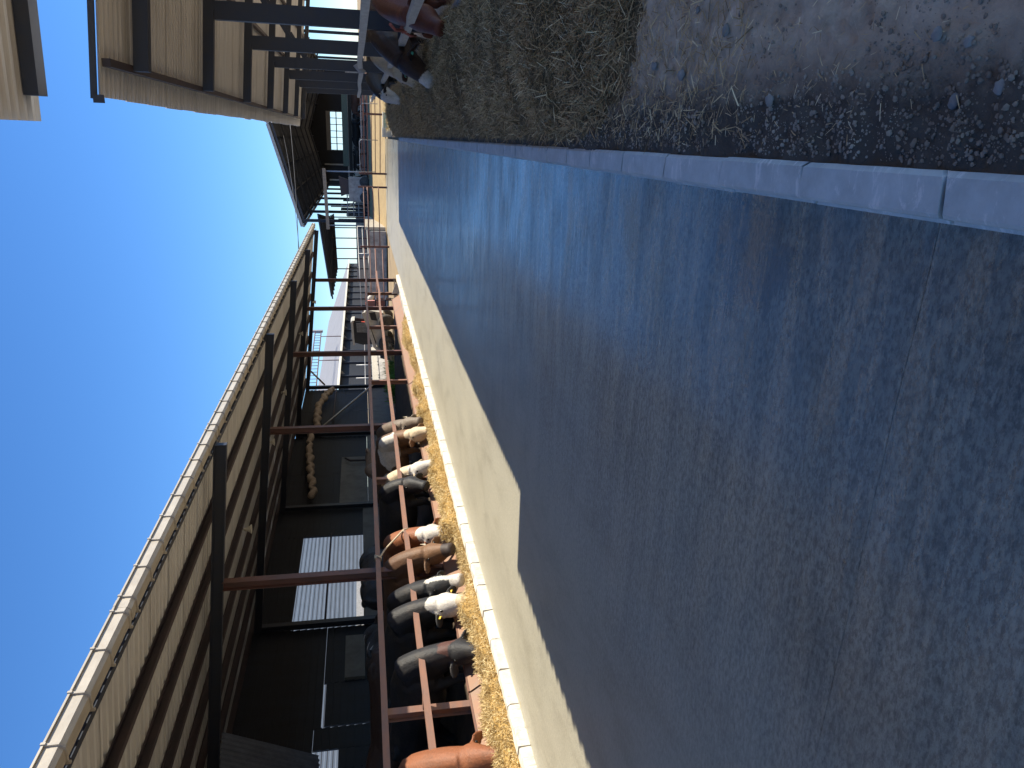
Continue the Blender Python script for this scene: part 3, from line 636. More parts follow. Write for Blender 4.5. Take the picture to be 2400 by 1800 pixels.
# ================================================================== RIGHT SHED
rs = empty('cattle_shed', (1.8, 10, 0)); tag(rs, 'right hand open shed with dark posts, its tan roof overhanging the hay', 'shed'); S4 = sub(rs)
zr = lambda x: 4.0 - 0.09 * (x - 0.6)
YR = [9.95, 14.0, 18.55, 23.15, 27.75, 32.3, 36.35]
for yp in YR:
    S4(MB().box(1.68, 1.96, yp - 0.07, yp + 0.07, -0.02, zr(1.96) + 0.01), 'post', 'dark_steel')
    S4(MB().box(6.8, 7.0, yp - 0.07, yp + 0.07, -0.02, zr(7.0) + 0.01), 'back_post', 'dark_steel')
    wd = 0.07
    S4(MB().add([(0.6, yp - wd, zr(0.6)), (0.6, yp + wd, zr(0.6)), (7.2, yp + wd, zr(7.2)), (7.2, yp - wd, zr(7.2)), (0.6, yp - wd, zr(0.6) + 0.16), (0.6, yp + wd, zr(0.6) + 0.16), (7.2, yp + wd, zr(7.2) + 0.16), (7.2, yp - wd, zr(7.2) + 0.16)],
                [(0, 1, 2, 3), (7, 6, 5, 4), (0, 4, 5, 1), (1, 5, 6, 2), (2, 6, 7, 3), (3, 7, 4, 0)]), 'rafter', 'dark_steel')
    if yp > 10: S4(MB().beam((1.8, yp, 3.0), (3.1, yp, zr(3.1)), 0.08, 0.08), 'knee_brace', 'dark_steel')
for xp in [0.62, 2.4, 3.9, 5.4, 6.9]:
    z = zr(xp) + 0.16
    S4(MB().box(xp - 0.04, xp + 0.04, 9.05, 36.6, z + 0.001, z + 0.085), 'purlin', 'primer')
sm2 = corr_mesh(0.96, 7.0, 0.16, 0.04, -0.09, 1)
for i in range(29):
    wlink('roof_sheet', sm2, rs, 'tan_sheet', (0.27 + random.uniform(-0.012, 0.012), 8.98 + i * 0.96, zr(0.27) + 0.247 + 0.002 * (i % 2)))
S4(MB().box(0.22, 0.30, 8.90, 8.94, zr(0.3) + 0.20, zr(0.3) + 0.30).beam((0.26, 8.95, zr(0.26) + 0.30), (7.2, 8.95, zr(7.2) + 0.30), 0.03, 0.06), 'end_flashing', 'slate_sheet')
# rails, trough plank
fr = empty('feed_fence', (1.5, 8, 0)); tag(fr, 'bent cream painted rails in front of the right shed posts', 'fence'); S5 = sub(fr)
rail(S5, [(1.52, 6, 1.53), (1.5, 9.5, 1.54), (1.5, 13.5, 1.57), (1.5, 17.5, 1.61), (1.5, 21, 1.57), (1.5, 25, 1.62), (1.5, 29, 1.60), (1.5, 33.6, 1.66)], 0.10, 'top_rail', 'cream_rail')
rail(S5, [(1.5, 6, 0.97), (1.5, 10, 0.95), (1.48, 13.5, 0.92), (1.5, 17, 0.95), (1.5, 21, 0.93), (1.5, 25, 0.95), (1.49, 29, 0.97), (1.5, 33, 1.05), (1.5, 37.8, 1.08)], 0.10, 'lower_rail', 'cream_rail')
for yp in YR: S5(MB().box(1.545, 1.69, yp - 0.03, yp + 0.03, 0.92, 0.98).box(1.545, 1.69, yp - 0.03, yp + 0.03, 1.53, 1.585), 'rail_bracket', 'dark_steel')
tq = empty('feed_trough', (1.6, 6, 0)); tag(tq, 'bluish grey trough boards behind the right hay pile', 'trough'); S6 = sub(tq)
for ya, yb in [(5.0, 9.8), (9.9, 13.9), (14.0, 18.4), (18.5, 23), (23.1, 27.6), (27.7, 32.2), (32.3, 36.3)]:
    S6(MB().add([(1.40, ya, 0.0), (1.40, yb, 0.0), (1.62, yb, 0.42), (1.62, ya, 0.42), (1.45, ya, 0.0), (1.45, yb, 0.0), (1.66, yb, 0.42), (1.66, ya, 0.42)],
                [(0, 3, 2, 1), (4, 5, 6, 7), (3, 7, 6, 2), (0, 4, 7, 3), (1, 2, 6, 5)]), 'trough_plate', 'galv')
rr = MB().tube([(1.44, 12.1, 0.99), (1.5, 12.15, 1.02), (1.56, 12.1, 0.95), (1.5, 12.08, 0.89), (1.43, 12.05, 0.96), (1.5, 12.0, 1.02), (1.57, 12.0, 0.94), (1.5, 11.95, 0.88), (1.44, 11.9, 0.97), (1.42, 11.7, 1.12), (1.45, 11.4, 1.2)], 0.022, 6)
rr.tube([(1.44, 12.05, 0.97), (1.40, 12.1, 0.88), (1.42, 12.2, 0.80)], 0.02, 6)
tag(rr.build('rope', 'pink_rope'), 'reddish cord knotted round the lower cream rail', 'rope')
cb = MB().tube([(1.40, 19.2, 1.48), (1.42, 19.25, 1.58), (1.52, 19.2, 1.70), (1.58, 19.2, 1.60)], [0.03, 0.07, 0.06, 0.03], 7)
tag(cb.build('rag', 'cloth'), 'pale rag tied on the upper cream rail', 'rag')

# ---- near canopy over the camera
nc = empty('canopy', (2.0, 0, 0)); tag(nc, 'corner of the near tan canopy roof jutting into the sky', 'canopy'); S7 = sub(nc)
zn = lambda x: 5.02 - 0.03 * x
sm3 = corr_mesh(0.98, 6.5, 0.20, 0.05, -0.03, 1)
for i in range(24):
    wlink('roof_sheet', sm3, nc, 'tan_sheet', (0.02, 9.44 - 0.98 * (i + 1), zn(0.0) + 0.02 + 0.002 * (i % 2)))
for yp in [9.14, 4.2, -0.8, -5.8, -10.8]:
    S7(MB().add([(0.27, yp - .12, zn(.27) - .14), (0.27, yp + .12, zn(.27) - .14), (6.4, yp + .12, zn(6.4) - .14), (6.4, yp - .12, zn(6.4) - .14), (0.27, yp - .12, zn(.27) + .004), (0.27, yp + .12, zn(.27) + .004), (6.4, yp + .12, zn(6.4) + .004), (6.4, yp - .12, zn(6.4) + .004)],
                [(0, 1, 2, 3), (7, 6, 5, 4), (0, 4, 5, 1), (1, 5, 6, 2), (2, 6, 7, 3), (3, 7, 4, 0)]), 'rafter', 'dark_steel')
    for xp in (3.0, 6.0): S7(MB().ibeam((xp, yp, 0), (xp, yp, zn(xp) - 0.13), 0.2, 0.2, 0.02), 'post', 'dark_steel')

# ---- service cables across the lane
def cable(a, b, sag, r, label):
    a = Vector(a); b = Vector(b); P = [a.lerp(b, t) - Vector((0, 0, sag * 4 * t * (1 - t))) for t in np.linspace(0, 1, 20)]
    tag(MB().tube(P, r, 5).build('cable', 'wire'), label, 'cable', 'cables over the lane')
cable((-4.8, 33.1, 4.32), (0.36, 36.5, 4.67), 0.05, 0.014, 'thin cable strung from the gutter to the right roof end')
cable((-4.8, 33.6, 4.33), (-0.2, 61.8, 7.3), 0.10, 0.012, 'second thin cable running from gutter to the far barn')

# ================================================================== FAR END OF THE LANE
def pipe_gate(p0, p1, zs, radii, m, label, posts=None, hoops=(), slope=0.0, pm='gate_red'):
    p0 = Vector(p0); p1 = Vector(p1)
    o = empty('pipe_gate', (p0.x, p0.y, 0)); tag(o, label, 'gate', 'pipe gates at the end of the lane'); f = sub(o)
    for z, r in zip(zs, radii):
        f(MB().tube([(p0.x, p0.y, z), ((p0.x + p1.x) / 2, (p0.y + p1.y) / 2, z - 0.012 + slope / 2), (p1.x, p1.y, z + slope)], r, 6), 'gate_rail', m)
    for t, h in (posts or []):
        p = p0.lerp(p1, t); f(MB().ibeam((p.x, p.y + 0.07, -0.05), (p.x, p.y + 0.07, h), 0.12, 0.12, 0.02), 'gate_post', pm)
    for ta, tb, za, zb in hoops:
        a = p0.lerp(p1, ta); b = p0.lerp(p1, tb)
        f(MB().tube([(a.x, a.y - 0.05, za), (a.x, a.y - 0.05, zb - 0.1), a.lerp(b, 0.06) + Vector((0, -0.05, zb)), b.lerp(a, 0.06) + Vector((0, -0.05, zb)), (b.x, b.y - 0.05, zb - 0.1), (b.x, b.y - 0.05, za)], 0.022, 6), 'gate_hoop', 'galv')
    return o
pipe_gate((-2.35, 51, 0), (3.4, 47.5, 0), (1.56, 1.42, 1.2, 0.95, 0.72, 0.42), (.028, .05, .05, .028, .028, .03), 'gate_red', 'red brown pipe gate by the right shed',
          [(0.0, 1.75), (0.62, 1.45)], [(0.02, 0.36, 0.7, 1.68), (0.36, 0.72, 0.55, 1.55)])
pipe_gate((-6.85, 49.6, 0), (-3.2, 51, 0), (1.5, 1.25, 0.92, 0.55), (.03, .05, .035, .035), 'gate_red', 'red brown pipe gate in the middle of the lane end', [(0.0, 1.8), (1.0, 1.85)])
pipe_gate((-11.5, 47.0, 0), (-6.95, 49.5, 0), (1.55, 1.2, 0.85, 0.4), (.03, .03, .05, .035), 'gate_red', 'red brown pipe gate left of the lane end', [(0.35, 1.6)])
o = empty('stock_fence', (-13, 56, 0)); tag(o, 'grey pipe fence behind the left lane end gate', 'fence'); f = sub(o)
for z in (1.9, 1.55, 1.2): f(MB().tube([(-14, 54, z - .1), (-6.5, 58, z + .1)], 0.03, 6), 'fence_rail', 'galv')
for t in (0, .25, .5, .75, 1): f(MB().tube([(-14 + 7.5 * t, 54 + 4 * t, 0), (-14 + 7.5 * t, 54 + 4 * t, 2.0)], 0.035, 6), 'fence_post', 'galv')
# low rendered wall behind the left gate
lw = MB().box(-12.5, -6.3, 53.4, 53.65, 0.0, 1.22).box(-12.6, -6.2, 53.36, 53.7, 1.2, 1.27).build('low_wall', 'grey_wall'); tag(lw, 'stained grey concrete wall behind the far left gate', 'wall')
lw2 = MB().box(-6.25, -6.05, 53.7, 61.0, 0.0, 1.45).build('low_wall', 'gutter'); tag(lw2, 'short sunlit cream wall panel beside the stained wall', 'wall')
# sunlit tail of the right hand feed strip
kb = MB()
for i in range(5): kb.box(0.05 + i * 0.32, 0.34 + i * 0.32, 38.1, 38.35, -0.02, 0.16 + 0.01 * (i % 2))
tag(kb.build('kerb', 'kerb_white'), 'white painted kerb end in sunlight past the right shed', 'kerb', kind='structure')
n = 5000; X = 0.3 + 1.6 * RNG.random(n); Y = 38.4 + 7 * RNG.random(n); P = np.stack([X, Y, 0.08 + 0.28 * fbm(X, Y, 1.3)], 1)
tag(strands('straw_stalks', P, 0.18, 0.012, 0.05, 'straw', np.clip(RNG.normal(0.6, 0.25, n), 0, 1), flat=0.5), 'sunlit straw heap beyond the right shed', 'straw', kind='stuff')
tb = empty('plastic_tub', (0.72, 39.2, 0.08)); tag(tb, 'teal and white plastic tub in the sunlit straw', 'tub')
MB().extr([(-0.3, 0), (0.3, 0), (0.36, 0.42), (-0.36, 0.42)], (0, -0.25, 0), (0, 0.5, 0), (1, 0, 0), (0, 0, 1)).build('tub_body', 'teal', tb)
MB().box(-0.38, 0.38, -0.28, 0.28, 0.42, 0.46).build('tub_rim', 'pvc_white', tb)
pk = MB().box(-0.06, 0.42, 39.9, 40.3, 0.0, 0.55).box(-0.02, 0.38, 39.86, 39.9, 0.1, 0.4); tag(pk.build('salt_block', 'pvc_white'), 'white block at the end of the kerb', 'block')

# ---- big barn at the end
bb = empty('barn', (-1, 54, 0)); tag(bb, 'big dark roofed open barn at the end of the lane', 'barn'); S8 = sub(bb)
RX, RZ, EZ = 0.57, 8.37, 6.25; EXL, EXR = -6.9, 8.3
yA, yB = 62.0, 114.0
def roof_z(x): return RZ - (RX - x) * (RZ - EZ) / (RX - EXL) if x < RX else RZ - (x - RX) * (RZ - EZ) / (RX - EXL)
nb = 15; ly = (yB - yA) / nb
for i in range(nb):                                    # roof in bays: opaque sheets with slits of daylight sheeting
    ya, yb2 = yA + i * ly, yA + (i + 1) * ly
    for sgn, ex in ((-1, EXL), (1, EXR)):
        S8(MB().add([(ex, ya, roof_z(ex)), (RX, ya, RZ), (RX, yb2 - .03, RZ), (ex, yb2 - .03, roof_z(ex)), (ex, ya, roof_z(ex) + .03), (RX, ya, RZ + .03), (RX, yb2 - .03, RZ + .03), (ex, yb2 - .03, roof_z(ex) + .03)],
                    [(0, 1, 2, 3), (7, 6, 5, 4), (0, 4, 5, 1), (1, 5, 6, 2), (2, 6, 7, 3), (3, 7, 4, 0)]), 'roof_sheet', 'slate_sheet')
        for q in range(4):
            xa = ex + (RX - ex) * (0.06 + 0.24 * q); xb = ex + (RX - ex) * (0.06 + 0.24 * q + 0.15)
            yy = ya + ly * 0.45
            S8(MB().beam((xa, yy, roof_z(xa) - .02), (xb, yy, roof_z(xb) - .02), 0.5, 0.02), 'ceiling_panel', 'ceiling')
for xp in np.linspace(EXL + .4, EXR - .4, 8):
    S8(MB().box(xp - .05, xp + .05, yA, yB, roof_z(xp) - .17, roof_z(xp) - .05), 'purlin', 'dark_steel')
for yy in np.linspace(yA + .15, yB, 8):
    for xp in (EXL + .35, EXR - .35): S8(MB().ibeam((xp, yy, 0), (xp, yy, roof_z(xp) - .1), 0.22, 0.22, 0.03), 'post', 'dark_steel')
    for ex in (EXL, EXR): S8(MB().beam((ex, yy, roof_z(ex) - .22), (RX, yy, RZ - .22), 0.12, 0.16), 'rafter', 'dark_steel')
S8(MB().beam((EXL - .1, yA - .1, EZ + .02), (RX, yA - .1, RZ + .05), 0.08, 0.22), 'bargeboard', 'galv')
S8(MB().beam((EXR + .1, yA - .1, roof_z(EXR) + .02), (RX, yA - .1, RZ + .05), 0.08, 0.22), 'bargeboard', 'galv')
S8(MB().box(EXL - .16, EXL - .02, yA, yB, EZ - .16, EZ), 'gutter', 'galv')
# rear gable wall with window
yw = 113.5
S8(MB().box(EXL, EXR, yw, yw + .2, 0, 3.4), 'rear_wall', 'grey_wall')
S8(MB().add([(EXL, yw, 3.4), (-2.2, yw, 3.4), (-2.2, yw, roof_z(-2.2)), (EXL, yw, roof_z(EXL))], [(0, 1, 2, 3)]).add([(3.0, yw, 3.4), (EXR, yw, 3.4), (EXR, yw, roof_z(EXR)), (3.0, yw, roof_z(3.0))], [(0, 1, 2, 3)]).add([(-2.2, yw, 6.2), (3.0, yw, 6.2), (3.0, yw, roof_z(3.0)), (RX, yw, RZ), (-2.2, yw, roof_z(-2.2))], [(0, 1, 2, 3, 4)]), 'gable_cladding', 'wall_panel')
S8(MB().box(-2.2, 3.0, yw, yw + .1, 5.6, 6.2), 'gable_panel', 'grey_sheet')
for xx in (-2.15, -1.3, -0.45, 0.4, 1.25, 2.1, 2.95): S8(MB().box(xx - .045, xx + .045, yw - .05, yw + .02, 3.4, 5.6), 'window_bar', 'gate_red')
S8(MB().box(-2.2, 3.0, yw - .05, yw + .02, 4.75, 4.88), 'window_bar', 'gate_red')
for xa, zb in [(-6.2, 6.0), (-4.1, 6.6)]: S8(MB().box(xa - .1, xa + .1, yw - .12, yw - .02, 3.4, zb), 'wall_stud', 'galv')
S8(MB().box(-3.8, 5.3, 100, 100.3, 3.05, 3.75), 'partition', 'glass'); S8(MB().box(-5.0, 5.7, 100, 100.25, 2.4, 3.0), 'partition', 'black')
S8(MB().box(-6.4, 7.5, 91, 91.2, 0.9, 2.5), 'inner_wall', 'grey_wall')
S8(MB().box(-6.9, 8.3, 63.5, 113, 0.9, 1.0), 'barn_floor', 'litter')
S8(MB().beam((-7.1, 61.2, 4.26), (-2.5, 60.6, 4.38), 0.14, 0.25), 'timber_beam', 'wood')
for x_, y_ in ((-6.8, 61.3), (-2.7, 60.7)): S8(MB().tube([(x_, y_, 0), (x_, y_, 4.2)], 0.055, 6), 'beam_prop', 'galv')
for i in range(9): S8(MB().box(-6.9, -6.8, 64.5 + i * 5.2, 66.4 + i * 5.2, 0, 3.6 - 0.6 * (i % 2)), 'side_panel', 'wall_panel')

# bits of farm kit in front of the far barn
pf = empty('farm_machine', (-4.1, 62.6, 0.95)); tag(pf, 'grey farm machine with red hopper standing in the far barn mouth', 'machine')
MB().box(-0.9, 0.9, -0.6, 0.6, 0.45, 1.65).build('housing', 'grey_wall', pf)
MB().extr([(-0.5, 0), (0.5, 0), (0.75, 0.75), (-0.75, 0.6)], (0.2, -0.45, 1.65), (0, 0.9, 0), (1, 0, 0), (0, 0, 1)).build('hopper', 'primer', pf)
MB().tube([(-0.9, -0.65, 1.2), (-1.3, -0.7, 1.7), (-1.2, -0.7, 2.3)], 0.05, 6).build('chute', 'galv', pf)
for dx in (-0.6, 0.6): MB().lathe([(0.0, -0.1), (0.38, -0.1), (0.42, 0), (0.38, 0.1), (0, 0.1)], 14, (dx, -0.65, 0.4), 'y').build('wheel', 'rubber', pf)
tl = empty('stake_trailer', (-5.4, 66.0, 0.95)); tag(tl, 'dark slatted trailer parked inside the far barn', 'trailer')
MB().box(-1.1, 1.1, -0.8, 0.8, 0.5, 0.6).build('bed', 'dark_steel', tl)
for i in range(7): MB().box(-1.1 + i * 0.33, -1.04 + i * 0.33, -0.85, -0.8, 0.6, 1.9).build('stake', 'galv', tl)
for z in (0.9, 1.3, 1.8): MB().box(-1.1, 1.1, -0.9, -0.85, z, z + .08).build('side_rail', 'galv', tl)

# ---- low open shed, left of the far barn
ls = empty('open_shed', (-9, 66, 0)); tag(ls, 'low dark roofed open shed on thin red posts far off', 'shed'); S9 = sub(ls)
S9(MB().add([(-6.0, 62, 5.0), (-12.6, 62, 4.22), (-13.4, 78, 4.3), (-8.0, 78, 4.35), (-6.0, 62, 5.1), (-12.6, 62, 4.30), (-13.4, 78, 4.38), (-8.0, 78, 4.45)], [(0, 1, 2, 3), (7, 6, 5, 4), (0, 4, 5, 1), (1, 5, 6, 2), (2, 6, 7, 3), (3, 7, 4, 0)]), 'roof', 'slate_sheet')
for i in range(9):
    y_ = 63 + i * 1.8; S9(MB().beam((-6.6 - .11 * i, y_, 4.86 - .06 * i), (-13.0, y_, 4.2), 0.08, 0.12), 'purlin', 'dark_steel')
for i in range(8):
    x_ = -6.3 - i * 0.95; S9(MB().tube([(x_, 72, 0), (x_, 72, 4.4)], 0.05, 6), 'post', 'gate_red')
S9(MB().box(-15.5, -6.2, 84, 84.2, 0, 2.3), 'rear_wall', 'gutter')

# ---- long grey roofed building on the left beyond the shed
gb = empty('farm_building', (-20, 60, 0)); tag(gb, 'long low building with light grey roof and white gutter, ladder beside it', 'building'); S10 = sub(gb)
GX, GZ = -18.0, 3.72
nbay = 16; ya0, ya1 = 54.0, 114.0
for i in range(nbay):
    ya, yb2 = ya0 + (ya1 - ya0) * i / nbay, ya0 + (ya1 - ya0) * (i + 1) / nbay
    S10(MB().add([(GX + .2, ya, GZ), (GX + .2, yb2 - .01, GZ), (GX - 9, yb2 - .01, GZ + 3.2), (GX - 9, ya, GZ + 3.2), (GX + .2, ya, GZ + .04), (GX + .2, yb2 - .01, GZ + .04), (GX - 9, yb2 - .01, GZ + 3.24), (GX - 9, ya, GZ + 3.24)],
                 [(0, 3, 2, 1), (4, 5, 6, 7), (0, 1, 5, 4), (1, 2, 6, 5), (2, 3, 7, 6), (3, 0, 4, 7)]), 'roof_sheet', 'grey_sheet')
    S10(MB().extr([(0, 0), (0.35, 0.32), (0, 0.32)], (GX, ya + .3, GZ - .42), (0, 0.04, 0), (1, 0, 0), (0, 0, 1)), 'gutter_bracket', 'galv')
    S10(MB().box(GX - .3, GX - .2, ya + .05, yb2 - .05, 1.0, GZ - .02), 'wall_panel', 'wall_panel')
    S10(MB().box(GX - .2, GX - .05, ya, ya + .12, 0, GZ - .05), 'pier', 'dark_steel')
S10(MB().box(GX + .18, GX + .38, ya0, ya1, GZ - .12, GZ + .06), 'gutter', 'pvc_white')
S10(MB().box(GX - .3, GX - .1, ya0, ya1, 0, 0.98), 'plinth', 'grey_wall')
S10(MB().add([(GX - .2, ya1, 0), (GX - 18, ya1, 0), (GX - 18, ya1, GZ), (GX - 9, ya1, GZ + 3.2), (GX - .2, ya1, GZ)], [(0, 1, 2, 3, 4)]), 'gable_wall', 'wall_panel')
ld = empty('ladder', (GX - 4, 60, 5)); tag(ld, 'dark lattice ladder standing on the grey roof', 'ladder'); S11 = sub(ld)
for dz in (0.0, 0.55): S11(MB().tube([(-18.0, 52, 5.25 + dz), (-18.0, 72, 5.75 + dz)], 0.05, 6), 'stile', 'post_red')
for i in range(22): S11(MB().tube([(-18.0, 52.4 + i * .9, 5.26 + i * .0225), (-18.0, 52.4 + i * .9, 5.81 + i * .0225)], 0.025, 5), 'rung', 'post_red')
S11(MB().box(-18.1, -17.9, 71.8, 72.2, 5.6, 6.6), 'head', 'galv')
for yy_ in (54, 62, 70): S11(MB().tube([(-18.0, yy_, 3.7), (-18.0, yy_, 5.3 + (yy_ - 52) * 0.025)], 0.04, 6), 'strut', 'post_red')
# pens in front of the grey building
pn = empty('stock_pen', (-15, 44, 0)); tag(pn, 'galvanised pens and white trough in front of the grey building', 'pen'); S12 = sub(pn)
for z in (0.6, 1.1, 1.7): S12(MB().tube([(-15.2, 42, z), (-15.2, 60, z)], 0.03, 6), 'pen_rail', 'galv')
for yy in np.arange(42, 61, 3.0): S12(MB().tube([(-15.2, yy, 0), (-15.2, yy, 2.3)], 0.04, 6), 'pen_post', 'galv')
S12(MB().box(-14.9, -14.2, 43, 52, 0.9, 1.25), 'trough_side', 'cream_rail'); S12(MB().box(-14.95, -14.15, 43, 52, 0.2, 0.8), 'trough_base', 'grey_wall')
# white clad building seen through the rear opening of the left shed
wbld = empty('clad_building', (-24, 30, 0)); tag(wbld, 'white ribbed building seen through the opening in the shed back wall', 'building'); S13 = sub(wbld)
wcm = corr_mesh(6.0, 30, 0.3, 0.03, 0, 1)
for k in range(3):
    o = wlink('wall_sheet', corr_mesh(1.9, 34, 0.24, 0.03, 0, 1), wbld, 'shaded_white_wall', (-25, 18, 1.2 + 1.9 * k)); o.rotation_euler = (rad(90), 0, rad(90))
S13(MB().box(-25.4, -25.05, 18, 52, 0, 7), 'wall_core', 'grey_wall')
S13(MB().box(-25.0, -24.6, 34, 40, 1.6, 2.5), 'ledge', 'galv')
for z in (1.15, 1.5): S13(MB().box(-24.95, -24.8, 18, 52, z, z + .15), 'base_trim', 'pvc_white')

# ---- skid steer loader
sk_ = empty('skid_loader', (-11.4, 45.0, -0.10)); tag(sk_, 'beige skid steer loader with mesh cab parked beyond the left shed', 'loader'); sk_.scale = (1.18,) * 3
def ext_y(poly, y0, y1): return MB().extr(poly, (0, y0, 0), (0, y1 - y0, 0), (1, 0, 0), (0, 0, 1))
ext_y([(-0.95, 0.35), (0.75, 0.35), (1.15, 0.55), (1.3, 1.35), (1.2, 1.5), (0.6, 1.25), (-0.3, 0.95), (-0.95, 0.8)], -0.45, 0.45).build('chassis', 'loader', sk_)
ext_y([(-0.45, 0.9), (0.62, 1.2), (0.72, 1.95), (0.62, 2.08), (-0.38, 2.02), (-0.5, 1.6)], -0.42, -0.36).build('cab_side', 'black', sk_)
ext_y([(-0.45, 0.9), (0.62, 1.2), (0.72, 1.95), (0.62, 2.08), (-0.38, 2.02), (-0.5, 1.6)], 0.36, 0.42).build('cab_side', 'black', sk_)
ext_y([(-0.52, 2.0), (0.7, 2.06), (0.78, 1.98), (0.76, 2.12), (0.66, 2.17), (-0.48, 2.1)], -0.46, 0.46).build('cab_roof', 'loader', sk_)
fm = ext_y([(0.12, 1.35), (0.62, 1.42), (0.64, 1.9), (0.16, 1.88)], -0.44, -0.43).build('side_screen', 'galv', sk_)
for i in range(7): MB().beam((0.14 + .07 * i, -0.45, 1.36 + .01 * i), (0.16 + .07 * i, -0.45, 1.88), 0.012, 0.012).build('screen_wire', 'wire', fm)
for s_ in (-0.52, 0.52):
    MB().beam((1.2, s_, 1.52), (-0.55, s_, 1.02), 0.08, 0.16).beam((-0.55, s_, 1.04), (-1.15, s_, 0.45), 0.08, 0.14).build('lift_arm', 'loader', sk_)
    for dx in (-0.42, 0.7):
        wl = MB().lathe([(0.14, -0.13), (0.33, -0.13), (0.40, -0.08), (0.41, 0.08), (0.34, 0.13), (0.14, 0.13)], 20, (dx, s_ * 1.25, 0.41), 'y').build('wheel', 'rubber', sk_)
        MB().lathe([(0.0, -0.10), (0.19, -0.12), (0.21, -0.09), (0.21, 0.09), (0.19, 0.12), (0, 0.1)], 16, (dx, s_ * 1.26, 0.41), 'y').build('rim', 'primer', wl)
ext_y([(-1.1, 0.12), (-1.75, 0.1), (-1.8, 0.16), (-1.25, 0.3), (-1.1, 0.75), (-1.02, 0.75)], -0.85, 0.85).build('bucket', 'dark_steel', sk_)
MB().box(0.2, 0.55, -0.3, 0.3, 1.2, 1.65).build('seat', 'red', sk_)
ext_y([(0.75, 0.85), (1.2, 0.95), (1.16, 1.25), (0.8, 1.15)], -0.47, -0.45).build('grille', 'black', sk_)
# red fuel cans / tank stacked on a stand near the loader
for (x, y, z, m, l) in [(-8.85, 41.6, 1.05, 'pink', 'upper faded red jerry can hung by the far fence'), (-8.85, 41.6, 0.52, 'pink', 'lower faded red jerry can below the other one')]:
    o = empty('jerry_can', (x, y, z)); tag(o, l, 'jerry can', 'faded red cans by the far fence')
    MB().extr([(-0.17, 0.03), (-0.14, 0), (0.14, 0), (0.17, 0.03), (0.17, 0.38), (0.12, 0.44), (-0.12, 0.44), (-0.17, 0.38)], (0, -0.1, 0), (0, 0.2, 0), (1, 0, 0), (0, 0, 1)).build('can_body', m, o)
    MB().tube([(-0.1, 0, 0.43), (-0.1, 0, 0.5), (0.06, 0, 0.5), (0.06, 0, 0.43)], 0.02, 6).build('can_handle', 'red', o)
st = MB().box(-9.15, -8.6, 41.4, 41.9, 0.46, 0.52).box(-9.15, -8.6, 41.4, 41.9, 0.99, 1.05)
for a in (-9.12, -8.65):
    for b in (41.43, 41.86): st.box(a - .02, a + .02, b - .02, b + .02, 0, 1.05)
tag(st.build('can_stand', 'dark_steel'), 'dark rack holding two faded red cans', 'stand')
# weeds by the far trough
n = 700; P = np.stack([-11.2 + 1.2 * RNG.random(n), 31.5 + 3.0 * RNG.random(n), 0.35 + 0 * RNG.random(n)], 1)
wd_ = strands('grass_tuft', P, 0.35, 0.03, 0.1, 'leaf', RNG.random(n), flat=1.2); tag(wd_, 'bright green fodder heap inside the far bay', 'grass', kind='stuff')
n = 1500; P = np.stack([-12.2 + 1.8 * RNG.random(n), 33 + 6.0 * RNG.random(n), 0.1 + 0.3 * RNG.random(n)], 1)
tag(strands('straw_stalks', P, 0.25, 0.02, 0.05, 'straw', RNG.random(n), flat=.6), 'loose straw heap inside the far bays', 'straw', kind='stuff')
# pale yard objects glimpsed behind the right shed
wt = empty('water_tank', (13.5, 34, 0)); tag(wt, 'white cylindrical tank glimpsed behind the right shed posts', 'tank')
MB().lathe([(0, 0), (0.8, 0), (0.85, 0.1), (0.85, 1.7), (0.6, 1.95), (0, 2.0)], 20, (0, 0, 0.7)).build('tank_body', 'pvc_white', wt)
for a in range(4): MB().box(0.6 * math.cos(a * 1.57 + .78) - .06, 0.6 * math.cos(a * 1.57 + .78) + .06, 0.6 * math.sin(a * 1.57 + .78) - .06, 0.6 * math.sin(a * 1.57 + .78) + .06, 0, 0.7).build('tank_leg', 'galv', wt)
bf = empty('stock_fence', (9.6, 10, 0)); tag(bf, 'dark pipe fence along the rear of the right shed', 'fence'); S14 = sub(bf)
for z in (0.7, 1.15, 1.6, 2.1): S14(MB().tube([(8.9, 8, z), (8.9, 40, z)], 0.03, 6), 'fence_rail', 'dark_steel')
for yy in np.arange(8, 41, 2.0): S14(MB().tube([(8.9, yy, 0), (8.9, yy, 2.2)], 0.04, 6), 'fence_post', 'dark_steel')

